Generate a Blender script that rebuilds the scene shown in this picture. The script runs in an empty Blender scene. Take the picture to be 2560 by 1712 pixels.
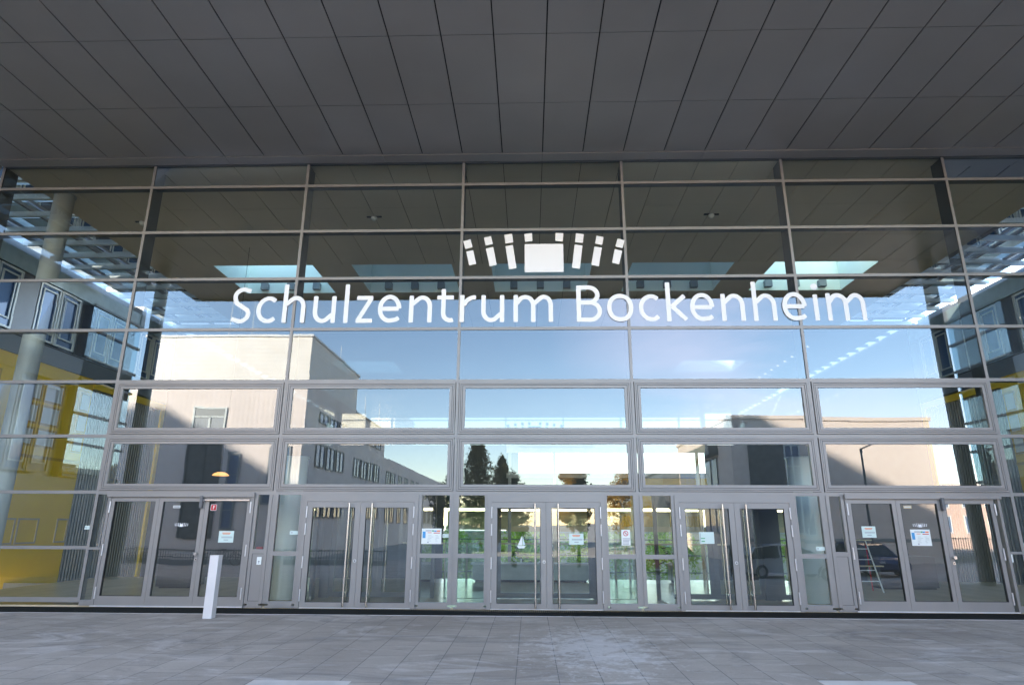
import bpy, bmesh, math, random
from math import sin, cos, pi, radians
from mathutils import Vector, Matrix
random.seed(7)
S = bpy.context.scene
COL = S.collection

# ------------------------------------------------------------------ camera
cam_d = bpy.data.cameras.new("Camera"); cam = bpy.data.objects.new("Camera", cam_d); COL.objects.link(cam)
PITCH, YAW, ROLL, FPX = 0.2784, -0.0282, 0.0039, 1584.5
F = Vector((sin(YAW)*cos(PITCH), cos(YAW)*cos(PITCH), sin(PITCH)))
R0 = Vector((cos(YAW), -sin(YAW), 0)); U0 = R0.cross(F)
RR = R0*cos(ROLL)+U0*sin(ROLL); UU = -R0*sin(ROLL)+U0*cos(ROLL)
M = Matrix.Identity(4)
for i in range(3):
    M[i][0], M[i][1], M[i][2] = RR[i], UU[i], -F[i]
M.translation = Vector((9.651, -14.297, 1.622))
cam.matrix_world = M
cam_d.sensor_width = 36; cam_d.lens = FPX/2560*36; cam_d.clip_end = 3000; cam_d.clip_start = 0.05
S.camera = cam

# ------------------------------------------------------------------ light
SUN_EL, SUN_AZ = 20.0, -41.0      # azimuth measured from +y towards +x : sun stands behind the building, to the left
w = bpy.data.worlds.new("World"); S.world = w; w.use_nodes = True
nt = w.node_tree; nt.nodes.clear()
out = nt.nodes.new('ShaderNodeOutputWorld'); bg = nt.nodes.new('ShaderNodeBackground')
sky = nt.nodes.new('ShaderNodeTexSky'); sky.sky_type = 'NISHITA'; sky.sun_disc = False
sky.sun_elevation = radians(SUN_EL); sky.sun_rotation = radians(SUN_AZ)
sky.air_density = 1.0; sky.dust_density = 0.1; sky.ozone_density = 2.2
tc = nt.nodes.new('ShaderNodeTexCoord'); mp = nt.nodes.new('ShaderNodeMapping')
mp.inputs['Scale'].default_value = (1.6, 1.6, 5.0); mp.inputs['Rotation'].default_value = (0.0, 0.5, 0.3)
nz = nt.nodes.new('ShaderNodeTexNoise'); nz.inputs['Scale'].default_value = 1.3; nz.inputs['Detail'].default_value = 5
nz.inputs['Roughness'].default_value = 0.45; nz.inputs['Distortion'].default_value = 0.5
cr = nt.nodes.new('ShaderNodeValToRGB'); cr.color_ramp.elements[0].position = 0.44; cr.color_ramp.elements[1].position = 0.66
cr.color_ramp.elements[1].color = (0.5, 0.5, 0.5, 1)
mx = nt.nodes.new('ShaderNodeMixRGB'); mx.inputs['Color2'].default_value = (7.0, 6.9, 8.6, 1)
nt.links.new(tc.outputs['Generated'], mp.inputs['Vector']); nt.links.new(mp.outputs['Vector'], nz.inputs['Vector'])
nt.links.new(nz.outputs['Fac'], cr.inputs['Fac'])
dt = nt.nodes.new('ShaderNodeVectorMath'); dt.operation = 'DOT_PRODUCT'; dt.inputs[1].default_value = (0.47, -0.85, 0.25)
nt.links.new(tc.outputs['Generated'], dt.inputs[0])
mr_ = nt.nodes.new('ShaderNodeMapRange'); mr_.inputs['From Min'].default_value = 0.90; mr_.inputs['From Max'].default_value = 0.99
mr_.inputs['To Min'].default_value = 0.0; nt.links.new(dt.outputs['Value'], mr_.inputs['Value'])
ml_ = nt.nodes.new('ShaderNodeMath'); ml_.operation = 'MULTIPLY'; nt.links.new(cr.outputs['Color'], ml_.inputs[0]); nt.links.new(mr_.outputs['Result'], ml_.inputs[1])
nt.links.new(ml_.outputs[0], mx.inputs['Fac'])
nt.links.new(sky.outputs['Color'], mx.inputs['Color1']); wb = nt.nodes.new('ShaderNodeMixRGB'); wb.blend_type = 'MULTIPLY'; wb.inputs['Fac'].default_value = 1; wb.inputs['Color2'].default_value = (1.19, 1.0, 0.89, 1)
nt.links.new(mx.outputs['Color'], wb.inputs['Color1']); nt.links.new(wb.outputs['Color'], bg.inputs['Color'])
bg.inputs['Strength'].default_value = 0.15
nt.links.new(bg.outputs['Background'], out.inputs['Surface'])
sd = bpy.data.lights.new("sun", 'SUN'); so = bpy.data.objects.new("sun", sd); COL.objects.link(so)
sd.energy = 5.0; sd.angle = radians(0.5); sd.color = (1.0, 0.84, 0.68)
sdir = Vector((sin(radians(SUN_AZ))*cos(radians(SUN_EL)), cos(radians(SUN_AZ))*cos(radians(SUN_EL)), sin(radians(SUN_EL))))
so.rotation_euler = sdir.to_track_quat('Z', 'Y').to_euler()
so.location = (0, 0, 60)
S.view_settings.view_transform = 'Standard'; S.view_settings.look = 'None'; S.view_settings.gamma = 1
S.view_settings.exposure = 2.97
S.render.engine = 'CYCLES'
cy = S.cycles; cy.max_bounces = 9; cy.diffuse_bounces = 4; cy.glossy_bounces = 5; cy.transparent_max_bounces = 24
cy.caustics_reflective = False; cy.caustics_refractive = False; cy.sample_clamp_indirect = 8

# ------------------------------------------------------------------ helpers
def prop(o, label=None, cat=None, group=None, kind=None):
    if label: o['label'] = label
    if cat: o['category'] = cat
    if group: o['group'] = group
    if kind: o['kind'] = kind
    return o

def thing(name, label, cat, loc=(0, 0, 0), rz=0, group=None):
    o = bpy.data.objects.new(name, None); COL.objects.link(o)
    o.location = loc; o.rotation_euler = (0, 0, rz); o.empty_display_size = 0.2
    return prop(o, label, cat, group)

class MB:
    def __init__(s): s.v = []; s.f = []; s.m = []
    def add(s, vs, fs, mi=0):
        n = len(s.v); s.v += [tuple(v) for v in vs]; s.f += [tuple(i+n for i in f) for f in fs]; s.m += [mi]*len(fs); return s
    def box(s, x0, x1, y0, y1, z0, z1, mi=0, T=None):
        vs = [Vector((x, y, z)) for x in (x0, x1) for y in (y0, y1) for z in (z0, z1)]
        if T: vs = [T @ v for v in vs]
        return s.add(vs, [(0, 1, 3, 2), (4, 6, 7, 5), (0, 4, 5, 1), (2, 3, 7, 6), (0, 2, 6, 4), (1, 5, 7, 3)], mi)
    def quad(s, *p, mi=0): return s.add(p, [tuple(range(len(p)))], mi)
    def ring(s, x0, x1, z0, z1, wd, y0, y1, mi=0):      # rectangular frame in the xz plane
        s.box(x0, x1, y0, y1, z0, z0+wd, mi); s.box(x0, x1, y0, y1, z1-wd, z1, mi)
        s.box(x0, x0+wd, y0, y1, z0+wd, z1-wd, mi); s.box(x1-wd, x1, y0, y1, z0+wd, z1-wd, mi); return s
    def ringx(s, y0, y1, z0, z1, wd, x0, x1, mi=0):     # same in the yz plane
        s.box(x0, x1, y0, y1, z0, z0+wd, mi); s.box(x0, x1, y0, y1, z1-wd, z1, mi)
        s.box(x0, x1, y0, y0+wd, z0+wd, z1-wd, mi); s.box(x0, x1, y1-wd, y1, z0+wd, z1-wd, mi); return s
    def tube(s, a, b, r, r2=None, n=16, mi=0, caps=True):
        a = Vector(a); b = Vector(b); r2 = r if r2 is None else r2
        d = (b-a).normalized(); u = d.orthogonal().normalized(); v = d.cross(u)
        vs = [a+(u*cos(2*pi*k/n)+v*sin(2*pi*k/n))*r for k in range(n)]+[b+(u*cos(2*pi*k/n)+v*sin(2*pi*k/n))*r2 for k in range(n)]
        fs = [(k, (k+1) % n, n+(k+1) % n, n+k) for k in range(n)]
        if caps: fs += [tuple(range(n))[::-1], tuple(range(n, 2*n))]
        return s.add(vs, fs, mi)
    def prism(s, pts, y0, y1, mi=0):                    # polygon in xz, extruded in y
        n = len(pts)
        vs = [(p[0], y0, p[1]) for p in pts]+[(p[0], y1, p[1]) for p in pts]
        return s.add(vs, [tuple(range(n)), tuple(range(n, 2*n))[::-1]]+[(k, (k+1) % n, n+(k+1) % n, n+k) for k in range(n)], mi)
    def build(s, name, mats, parent=None, smooth=False, bevel=0, fix=True):
        me = bpy.data.meshes.new(name); me.from_pydata(s.v, [], s.f); me.validate()
        if not isinstance(mats, (list, tuple)): mats = [mats]
        for m in mats: me.materials.append(m)
        for p, mi in zip(me.polygons, s.m): p.material_index = mi
        if fix:
            b = bmesh.new(); b.from_mesh(me); bmesh.ops.recalc_face_normals(b, faces=b.faces); b.to_mesh(me); b.free()
        if smooth:
            for p in me.polygons: p.use_smooth = True
        o = bpy.data.objects.new(name, me); COL.objects.link(o)
        if parent: o.parent = parent
        if bevel:
            md = o.modifiers.new('bevel', 'BEVEL'); md.width = bevel; md.segments = 2; md.limit_method = 'ANGLE'
        if smooth:
            try:
                me.set_sharp_from_angle(angle=radians(40))
            except Exception: pass
        return o

def N(m, t, **k):
    n = m.node_tree.nodes.new(t)
    for a, b in k.items():
        if a in n.inputs: n.inputs[a].default_value = b
        else: setattr(n, a, b)
    return n

def mat(name, col, rough=0.6, metal=0.0, var=0.12, scale=3.0, bump=0.0, bscale=40.0, stretch=(1, 1, 1), spec=0.5):
    m = bpy.data.materials.new(name); m.use_nodes = True; t = m.node_tree; b = t.nodes['Principled BSDF']
    b.inputs['Roughness'].default_value = rough; b.inputs['Metallic'].default_value = metal
    b.inputs['Specular IOR Level'].default_value = spec
    c = N(m, 'ShaderNodeTexCoord'); mpn = N(m, 'ShaderNodeMapping'); mpn.inputs['Scale'].default_value = stretch
    t.links.new(c.outputs['Object'], mpn.inputs['Vector'])
    n = N(m, 'ShaderNodeTexNoise', Scale=scale, Detail=5.0); t.links.new(mpn.outputs['Vector'], n.inputs['Vector'])
    r = N(m, 'ShaderNodeValToRGB'); e = r.color_ramp.elements
    e[0].position = 0.3; e[1].position = 0.7
    e[0].color = tuple(x*(1-var) for x in col)+(1,); e[1].color = tuple(min(1, x*(1+var)) for x in col)+(1,)
    t.links.new(n.outputs['Fac'], r.inputs['Fac']); t.links.new(r.outputs['Color'], b.inputs['Base Color'])
    if bump:
        n2 = N(m, 'ShaderNodeTexNoise', Scale=bscale, Detail=3.0); t.links.new(mpn.outputs['Vector'], n2.inputs['Vector'])
        bp = N(m, 'ShaderNodeBump', Strength=bump, Distance=0.02); t.links.new(n2.outputs['Fac'], bp.inputs['Height'])
        t.links.new(bp.outputs['Normal'], b.inputs['Normal'])
    return m

def glassmat(name, tint, refl, wob=0.0, rough=0.0, rtint=(1, 1, 1), wscale=0.55):
    m = bpy.data.materials.new(name); m.use_nodes = True; t = m.node_tree; t.nodes.clear()
    o = N(m, 'ShaderNodeOutputMaterial'); mix = N(m, 'ShaderNodeMixShader'); tr = N(m, 'ShaderNodeBsdfTransparent'); gl = N(m, 'ShaderNodeBsdfGlossy')
    tr.inputs['Color'].default_value = tint+(1,); gl.inputs['Color'].default_value = rtint+(1,); gl.inputs['Roughness'].default_value = rough
    fr = N(m, 'ShaderNodeFresnel', IOR=1.5); mr = N(m, 'ShaderNodeMapRange'); mr.inputs['From Min'].default_value = 0.04
    mr.inputs['To Min'].default_value = refl; mr.inputs['To Max'].default_value = 1.0
    t.links.new(fr.outputs['Fac'], mr.inputs['Value']); t.links.new(mr.outputs['Result'], mix.inputs['Fac'])
    t.links.new(tr.outputs['BSDF'], mix.inputs[1]); t.links.new(gl.outputs['BSDF'], mix.inputs[2]); t.links.new(mix.outputs['Shader'], o.inputs['Surface'])
    if wob:
        c = N(m, 'ShaderNodeTexCoord'); oi = N(m, 'ShaderNodeObjectInfo')
        va = N(m, 'ShaderNodeVectorMath', operation='ADD'); t.links.new(c.outputs['Object'], va.inputs[0]); t.links.new(oi.outputs['Random'], va.inputs[1])
        mpn = N(m, 'ShaderNodeMapping'); mpn.inputs['Scale'].default_value = (1.0, 1.0, 1.6); t.links.new(va.outputs['Vector'], mpn.inputs['Vector'])
        n2 = N(m, 'ShaderNodeTexNoise', Scale=wscale, Detail=1.5); t.links.new(mpn.outputs['Vector'], n2.inputs['Vector'])
        bp = N(m, 'ShaderNodeBump', Strength=1.0, Distance=wob); t.links.new(n2.outputs['Fac'], bp.inputs['Height'])
        t.links.new(bp.outputs['Normal'], gl.inputs['Normal'])
    return m

def ribmat(name, col, rough, period, axis='X', amt=0.25, metal=0.0):
    m = mat(name, col, rough, metal, 0.06, 0.5); t = m.node_tree; b = t.nodes['Principled BSDF']
    c = N(m, 'ShaderNodeTexCoord'); sx = N(m, 'ShaderNodeSeparateXYZ'); t.links.new(c.outputs['Object'], sx.inputs['Vector'])
    if axis == 'XY':
        ad = N(m, 'ShaderNodeMath', operation='ADD'); t.links.new(sx.outputs['X'], ad.inputs[0]); t.links.new(sx.outputs['Y'], ad.inputs[1]); src = ad.outputs[0]
    else: src = sx.outputs[axis]
    dv = N(m, 'ShaderNodeMath', operation='MULTIPLY'); dv.inputs[1].default_value = 2*pi/period; t.links.new(src, dv.inputs[0])
    sn = N(m, 'ShaderNodeMath', operation='SINE'); t.links.new(dv.outputs[0], sn.inputs[0])
    bp = N(m, 'ShaderNodeBump', Strength=amt, Distance=period*0.3); t.links.new(sn.outputs[0], bp.inputs['Height']); t.links.new(bp.outputs['Normal'], b.inputs['Normal'])
    return m

m_frame = mat('frame grey', (0.265, 0.256, 0.25), 0.42, 0.15, 0.05, 1.5, 0.02, 60)
m_frame_in = mat('inner frame grey', (0.13, 0.135, 0.145), 0.5, 0.1, 0.05)
m_gasket = mat('gasket', (0.02, 0.02, 0.022), 0.6)
m_glass = glassmat('facade glass', (0.90, 0.95, 0.91), 0.128, 0.0013, 0.0, (0.78, 0.90, 1.0), 0.4)
m_dglass = glassmat('door glass', (0.86, 0.92, 0.88), 0.14, 0.0011, 0.0, (0.90, 0.96, 1.0), 0.5)
m_iglass = glassmat('clear glass', (0.90, 0.97, 0.96), 0.06, 0.0, 0.0)
m_wglass = mat('window glass', (0.10, 0.16, 0.27), 0.04, 0.0, 0.15, 0.4)
m_rearglass = glassmat('rear glass', (0.86, 0.93, 0.90), 0.04)
m_soffit = mat('soffit panel', (0.285, 0.267, 0.25), 0.36, 0.1, 0.05, 0.7, 0.015, 25)
m_black = mat('joint black', (0.008, 0.008, 0.009), 0.8)
m_ceil = mat('hall ceiling', (0.66, 0.58, 0.48), 0.75, 0.0, 0.05, 0.5)
m_shaft = mat('skylight shaft', (0.78, 0.88, 0.80), 0.8, 0.0, 0.03, 0.5)
m_lampbox = mat('lamp box', (0.18, 0.22, 0.24), 0.6)
m_column = mat('column', (0.27, 0.28, 0.27), 0.5, 0.0, 0.06, 1.2)
m_white = mat('white plaster', (0.78, 0.78, 0.76), 0.7, 0, 0.03)
m_whitecol = mat('white column', (0.74, 0.80, 0.77), 0.6, 0, 0.03)
m_yellow = mat('yellow panel', (0.98, 0.62, 0.035), 0.45, 0, 0.06, 0.6)
m_yellowd = mat('ochre panel', (0.62, 0.38, 0.04), 0.5, 0, 0.06, 0.6)
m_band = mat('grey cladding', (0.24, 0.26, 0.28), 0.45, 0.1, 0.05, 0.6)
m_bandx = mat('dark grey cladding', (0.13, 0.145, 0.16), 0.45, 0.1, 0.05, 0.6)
m_corr = ribmat('corrugated wall', (0.42, 0.41, 0.39), 0.5, 0.16, 'Y', 0.9)
m_eaves = mat('eaves grey green', (0.34, 0.42, 0.41), 0.4)
m_colin = mat('inner column', (0.42, 0.44, 0.44), 0.45, 0, 0.04)
m_wframe = mat('pale window frame', (0.62, 0.65, 0.62), 0.5, 0, 0.04)
m_steel = mat('brushed steel', (0.62, 0.60, 0.57), 0.24, 1.0, 0.04, 60, 0, 1, (1, 1, 0.02))
m_alu = mat('bollard aluminium', (0.66, 0.66, 0.68), 0.42, 0.35, 0.04, 3)
m_hinge = mat('hinge', (0.62, 0.62, 0.65), 0.35, 0.7, 0.04)
m_letter = mat('white film', (0.86, 0.86, 0.88), 0.6, 0, 0.01, 1, 0, 1)
m_dark = mat('dark furniture', (0.018, 0.018, 0.022), 0.45)
m_floor = mat('hall floor', (0.55, 0.46, 0.32), 0.22, 0, 0.12, 2, 0, 1, (1, 0.2, 1))
m_teal = mat('desk front', (0.45, 0.55, 0.52), 0.4)
m_grate = mat('drain grating', (0.02, 0.022, 0.02), 0.7, 0.2, 0.2, 30)
m_paper = mat('paper', (0.80, 0.83, 0.80), 0.8, 0, 0.02)
m_paperg = mat('greenish paper', (0.62, 0.74, 0.70), 0.8, 0, 0.02)
m_red = mat('red', (0.55, 0.02, 0.03), 0.5)
m_blue = mat('blue', (0.05, 0.30, 0.62), 0.5)
m_orange = mat('orange', (0.75, 0.20, 0.05), 0.5)
m_green = mat('green ink', (0.1, 0.4, 0.2), 0.5)
m_ink = mat('grey ink', (0.28, 0.28, 0.33), 0.7)
m_beige = mat('beige timber', (0.58, 0.46, 0.28), 0.5, 0, 0.1, 2)
m_concrete = mat('concrete', (0.30, 0.29, 0.27), 0.8, 0, 0.15, 1.2, 0.1)

# paving: 0.5 m wide rows running towards the doors, staggered joints, scuffs and pale stains
def paving():
    m = bpy.data.materials.new('paving slabs'); m.use_nodes = True; t = m.node_tree; b = t.nodes['Principled BSDF']; L = t.links
    c = N(m, 'ShaderNodeTexCoord'); mp = N(m, 'ShaderNodeMapping'); mp.inputs['Rotation'].default_value = (0, 0, radians(90)); mp.inputs['Location'].default_value = (0.33, 0.02, 0)
    L.new(c.outputs['Object'], mp.inputs['Vector'])
    br = N(m, 'ShaderNodeTexBrick'); br.offset = 0.5; L.new(mp.outputs['Vector'], br.inputs['Vector'])
    for k, v in {'Scale': 1.0, 'Mortar Size': 0.006, 'Mortar Smooth': 0.3, 'Bias': 0.0, 'Brick Width': 0.75, 'Row Height': 0.5,
                 'Color1': (0.43, 0.368, 0.312, 1), 'Color2': (0.485, 0.42, 0.357, 1), 'Mortar': (0.17, 0.16, 0.15, 1)}.items(): br.inputs[k].default_value = v
    n1 = N(m, 'ShaderNodeTexNoise', Scale=0.45, Detail=8.0, Roughness=0.65); L.new(c.outputs['Object'], n1.inputs['Vector'])
    r1 = N(m, 'ShaderNodeValToRGB'); r1.color_ramp.elements[0].position = 0.35; r1.color_ramp.elements[0].color = (0.80, 0.79, 0.78, 1); r1.color_ramp.elements[1].position = 0.68; r1.color_ramp.elements[1].color = (1.12, 1.12, 1.13, 1)
    L.new(n1.outputs['Fac'], r1.inputs['Fac'])
    mu = N(m, 'ShaderNodeMixRGB', blend_type='MULTIPLY'); mu.inputs['Fac'].default_value = 1; L.new(br.outputs['Color'], mu.inputs['Color1']); L.new(r1.outputs['Color'], mu.inputs['Color2'])
    # pale scuffs and dark stains, dragged along x
    def patch(inp, loc, scl, lo, hi, col, fac, dis=1.5):
        mp2 = N(m, 'ShaderNodeMapping'); mp2.inputs['Location'].default_value = loc; mp2.inputs['Scale'].default_value = scl; L.new(c.outputs['Object'], mp2.inputs['Vector'])
        n = N(m, 'ShaderNodeTexNoise', Scale=1.0, Detail=7.0, Roughness=0.7, Distortion=dis); L.new(mp2.outputs['Vector'], n.inputs['Vector'])
        r = N(m, 'ShaderNodeValToRGB'); r.color_ramp.elements[0].position = lo; r.color_ramp.elements[1].position = hi; r.color_ramp.elements[1].color = (fac, fac, fac, 1); L.new(n.outputs['Fac'], r.inputs['Fac'])
        x = N(m, 'ShaderNodeMixRGB'); x.inputs['Color2'].default_value = col+(1,); L.new(inp, x.inputs['Color1']); L.new(r.outputs['Color'], x.inputs['Fac']); return x.outputs['Color']
    o = patch(mu.outputs['Color'], (3, 1, 0), (0.55, 1.2, 1), 0.52, 0.66, (0.72, 0.66, 0.62), 0.6)
    o = patch(o, (13.2, 8.1, 0), (0.5, 0.9, 1), 0.52, 0.68, (0.2, 0.18, 0.17), 0.6)
    o = patch(o, (1, 20, 0), (6, 9, 1), 0.70, 0.76, (0.6, 0.6, 0.6), 0.5, 0.3)
    # the big pale rubbed patch in front of the middle door
    vm = N(m, 'ShaderNodeVectorMath', operation='DISTANCE'); mp3 = N(m, 'ShaderNodeMapping'); mp3.inputs['Scale'].default_value = (0.9, 0.45, 0); L.new(c.outputs['Object'], mp3.inputs['Vector']); L.new(mp3.outputs['Vector'], vm.inputs[0]); vm.inputs[1].default_value = (9.55, -1.85, 0)
    n3 = N(m, 'ShaderNodeTexNoise', Scale=5.5, Detail=8.0, Roughness=0.75); L.new(c.outputs['Object'], n3.inputs['Vector'])
    ma = N(m, 'ShaderNodeMath', operation='SUBTRACT'); L.new(n3.outputs['Fac'], ma.inputs[0])
    md = N(m, 'ShaderNodeMath', operation='MULTIPLY'); md.inputs[1].default_value = 0.20; L.new(vm.outputs['Value'], md.inputs[0]); L.new(md.outputs[0], ma.inputs[1])
    r3 = N(m, 'ShaderNodeValToRGB'); r3.color_ramp.elements[0].position = 0.34; r3.color_ramp.elements[1].position = 0.44; r3.color_ramp.elements[1].color = (0.5, 0.5, 0.5, 1); L.new(ma.outputs[0], r3.inputs['Fac'])
    x3 = N(m, 'ShaderNodeMixRGB'); x3.inputs['Color2'].default_value = (0.78, 0.74, 0.72, 1); L.new(o, x3.inputs['Color1']); L.new(r3.outputs['Color'], x3.inputs['Fac']); o = x3.outputs['Color']
    n2 = N(m, 'ShaderNodeTexNoise', Scale=55.0, Detail=3.0); L.new(c.outputs['Object'], n2.inputs['Vector'])
    r2 = N(m, 'ShaderNodeValToRGB'); r2.color_ramp.elements[0].color = (0.82, 0.82, 0.82, 1); r2.color_ramp.elements[1].color = (1.15, 1.15, 1.15, 1); L.new(n2.outputs['Fac'], r2.inputs['Fac'])
    m2 = N(m, 'ShaderNodeMixRGB', blend_type='MULTIPLY'); m2.inputs['Fac'].default_value = 1; L.new(o, m2.inputs['Color1']); L.new(r2.outputs['Color'], m2.inputs['Color2'])
    L.new(m2.outputs['Color'], b.inputs['Base Color']); b.inputs['Roughness'].default_value = 0.72
    bp = N(m, 'ShaderNodeBump', Strength=0.35, Distance=0.01); ad = N(m, 'ShaderNodeMath', operation='MULTIPLY_ADD'); L.new(n2.outputs['Fac'], ad.inputs[0]); ad.inputs[1].default_value = 0.3
    iv = N(m, 'ShaderNodeMath', operation='SUBTRACT'); iv.inputs[0].default_value = 1; L.new(br.outputs['Fac'], iv.inputs[1]); L.new(iv.outputs[0], ad.inputs[2]); L.new(ad.outputs[0], bp.inputs['Height']); L.new(bp.outputs['Normal'], b.inputs['Normal'])
    return m
m_pave = paving()

# ------------------------------------------------------------------ setting
GZ, LZ = -0.10, -0.8          # plaza level at the doors, street level behind the camera
g = MB(); prof = [(-1.018, GZ), (-7.0, GZ), (-12.0, LZ), (-33, LZ)]
for (ya, za), (yb, zb) in zip(prof, prof[1:]): g.quad((-60, ya, za), (80, ya, za), (80, yb, zb), (-60, yb, zb))
prop(g.build('pavement', m_pave), kind='structure')
m_asph = mat('pale gravel', (0.36, 0.35, 0.33), 0.9, 0, 0.2, 0.3)
g = MB(); g.quad((-600, -33, LZ-.004), (600, -33, LZ-.004), (600, -1500, LZ-.004), (-600, -1500, LZ-.004))
g.quad((-600, 1500, -1.62), (600, 1500, -1.62), (600, 15.2, -1.62), (-600, 15.2, -1.62))
g.quad((-600, 15.2, -1.62), (-60, 15.2, -1.62), (-60, -33, -1.62), (-600, -33, -1.62)); g.quad((80, 15.2, -1.62), (600, 15.2, -1.62), (600, -33, -1.62), (80, -33, -1.62))
prop(g.build('ground', m_asph), kind='structure')
g = MB(); g.box(-8, 28, -1.0, 0.02, GZ-.12, GZ-.055)
for k in range(1800):                                  # the grating bars of the drain
    x = -8+k*0.02
    if k % 2 == 0: g.box(x, x+.009, -1.0, 0.0, GZ-.055, GZ-.012)
prop(g.build('drain_channel', m_grate), kind='structure')
prop(MB().box(-8, 28, -1.018, -1.002, GZ-.1, GZ+.004).build('drain_edge', m_alu), kind='structure')
m_pale = mat('pale patches', (0.66, 0.60, 0.55), 0.75, 0, 0.1, 4, 0.1)  # two thin pale rectangles laid on the paving
g = MB(); g.box(6.5, 7.62, -7.5, -6.38, GZ-.01, GZ+.004); prop(g.build('pale_patch', m_pale), kind='structure')
g = MB(); g.box(12.95, 14.0, -7.2, -6.12, GZ-.01, GZ+.004); prop(g.build('pale_patch', m_pale), kind='structure')

# ------------------------------------------------------------------ the school hall
H = thing('school_hall', 'large glass fronted school hall under a deep dark panelled canopy', 'building')
RZ = [10.49, 9.865, 8.60, 7.34, 6.05, 4.79, 3.52, 2.27]
MX = [-8, -4, 0, 4, 8, 12, 16, 20, 24, 28]
# canopy
c = MB(); c.box(-4.05, 24.05, -9.98, -0.05, 10.53, 10.95); c.build('canopy_roof', m_black, H)
def panels(xs, ys, z, gx, gy, th, name, mats, tilt=0.0016):
    b = MB()
    for xa, xb in zip(xs, xs[1:]):
        for ya, yb in zip(ys, ys[1:]):
            d = [random.uniform(-tilt, tilt) for _ in range(3)]
            P = [(xa+gx, ya+gy), (xb-gx, ya+gy), (xb-gx, yb-gy), (xa+gx, yb-gy)]
            cx, cyy = (xa+xb)/2, (ya+yb)/2
            zz = [z+d[0]+(p[0]-cx)*d[1]+(p[1]-cyy)*d[2] for p in P]
            vs = [(p[0], p[1], q) for p, q in zip(P, zz)]+[(p[0], p[1], q+th) for p, q in zip(P, zz)]
            b.add(vs, [(0, 1, 2, 3), (4, 5, 6, 7), (0, 1, 5, 4), (1, 2, 6, 5), (2, 3, 7, 6), (3, 0, 4, 7)])
    return b.build(name, mats, H)
xs = [-4.05]+list(range(-3, 24))+[24.05]
panels(xs, [-9.98, -8.45, -6.42, -4.40, -2.36, -0.41], 10.495, 0.013, 0.007, 0.02, 'soffit', m_soffit)
b = MB()
for x in range(-2, 24, 4): b.box(x-.0+(-2 if x == -2 else 0), x+3.992, -0.405, -0.075, 10.475, 10.525)
b.build('soffit_trim', m_soffit, H)
b = MB(); b.box(-4.1, 24.1, -10.06, -9.985, 10.40, 11.0); b.box(-4.1, -4.055, -9.98, -0.05, 10.40, 11.0); b.box(24.055, 24.1, -9.98, -0.05, 10.40, 11.0); b.build('canopy_edge', m_frame_in, H)
# mullions: outer cap, inner fin
for x in MX:
    bot = GZ+.04 if x not in (4, 8, 12, 16, -8, -4, 24, 28, 0, 20) else -0.02
    b = MB(); top = 12.2 if x < -3 or x > 23 else 10.47
    b.box(x-.0325, x+.0325, -.024, -.012, bot, top, 0)
    b.box(x-.026, x+.026, -.012, .012, bot, top, 1)
    b.build('mullion', [m_frame, m_gasket], H)
    b = MB(); b.box(x-.032, x+.032, .014, .40, 2.3, 10.47 if -3 < x < 23 else 12.2); b.box(x-.032, x+.032, .014, .12, bot, 2.3)
    b.build('mullion_fin', m_frame_in, H)
def transom(x0, x1, z, th=.07):
    b = MB(); b.box(x0, x1, -.0225, -.012, z-th/2, z+th/2, 0); b.box(x0, x1, -.012, .012, z-th/2+.006, z+th/2-.006, 1); b.build('transom', [m_frame, m_gasket], H)
    b = MB(); b.box(x0+.0325, x1-.0325, .014, .17, z-.032, z+.032); b.build('transom_rail', m_frame_in, H)
for z in RZ[1:5]+[RZ[5]]:
    transom(-8, 28, z)
for (a, c_) in ((-8, 0), (20, 28)):
    transom(a, c_, RZ[6]); transom(a, c_, RZ[7]); transom(a, c_, 1.09); transom(a, c_, 0.03, 0.10)
transom(0, 20, RZ[6], .075); transom(0, 20, RZ[7]-.005, .085)
transom(-8, -4, 11.1); transom(24, 28, 11.1)
b = MB(); b.box(-3.97, 23.97, -.04, .05, 10.475, 10.52); b.build('head_trim', m_frame_in, H)
def pane(x0, x1, z0, z1, m=None, parent=None, y=0.0, name='glass_pane'):
    dy = random.uniform(-.004, .004)
    return MB().quad((x0, y, z0), (x1, y+dy, z0), (x1, y+dy*.5, z1), (x0, y, z1)).build(name, m or m_glass, parent or H)
for i in range(len(MX)-1):
    xa, xb = MX[i]+.026, MX[i+1]-.026
    rows = RZ if 0 <= MX[i] < 20 else RZ+[1.09, 0.03]
    hi = len(rows)-1
    for j in range(hi):
        if 0 <= MX[i] < 20 and j >= 5: continue
        pane(xa, xb, rows[j+1]+.03, rows[j]-.03)
    if MX[i] < -4 or MX[i] >= 24: pane(xa, xb, 10.52, 11.07)
# framed smoke vents above the doors
for x in (0, 4, 8, 12, 16):
    for (z0, z1) in ((RZ[6]+.045, RZ[5]-.042), (RZ[7]+.045, RZ[6]-.045)):
        f = MB(); xa, xb = x+.045, x+3.955
        f.ring(xa, xb, z0, z1, .030, -.052, .03); f.ring(xa+.04, xb-.04, z0+.04, z1-.04, .028, -.050, .03); f.ring(xa+.078, xb-.078, z0+.078, z1-.078, .058, -.046, .03)
        f.ring(xa+.030, xb-.030, z0+.030, z1-.030, .010, -.030, .03, 1); f.ring(xa+.068, xb-.068, z0+.068, z1-.068, .010, -.030, .03, 1)
        fo = f.build('vent_window', [m_frame, m_gasket], H)
        pane(xa+.134, xb-.134, z0+.134, z1-.134, None, fo, -.012, 'pane')
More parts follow.
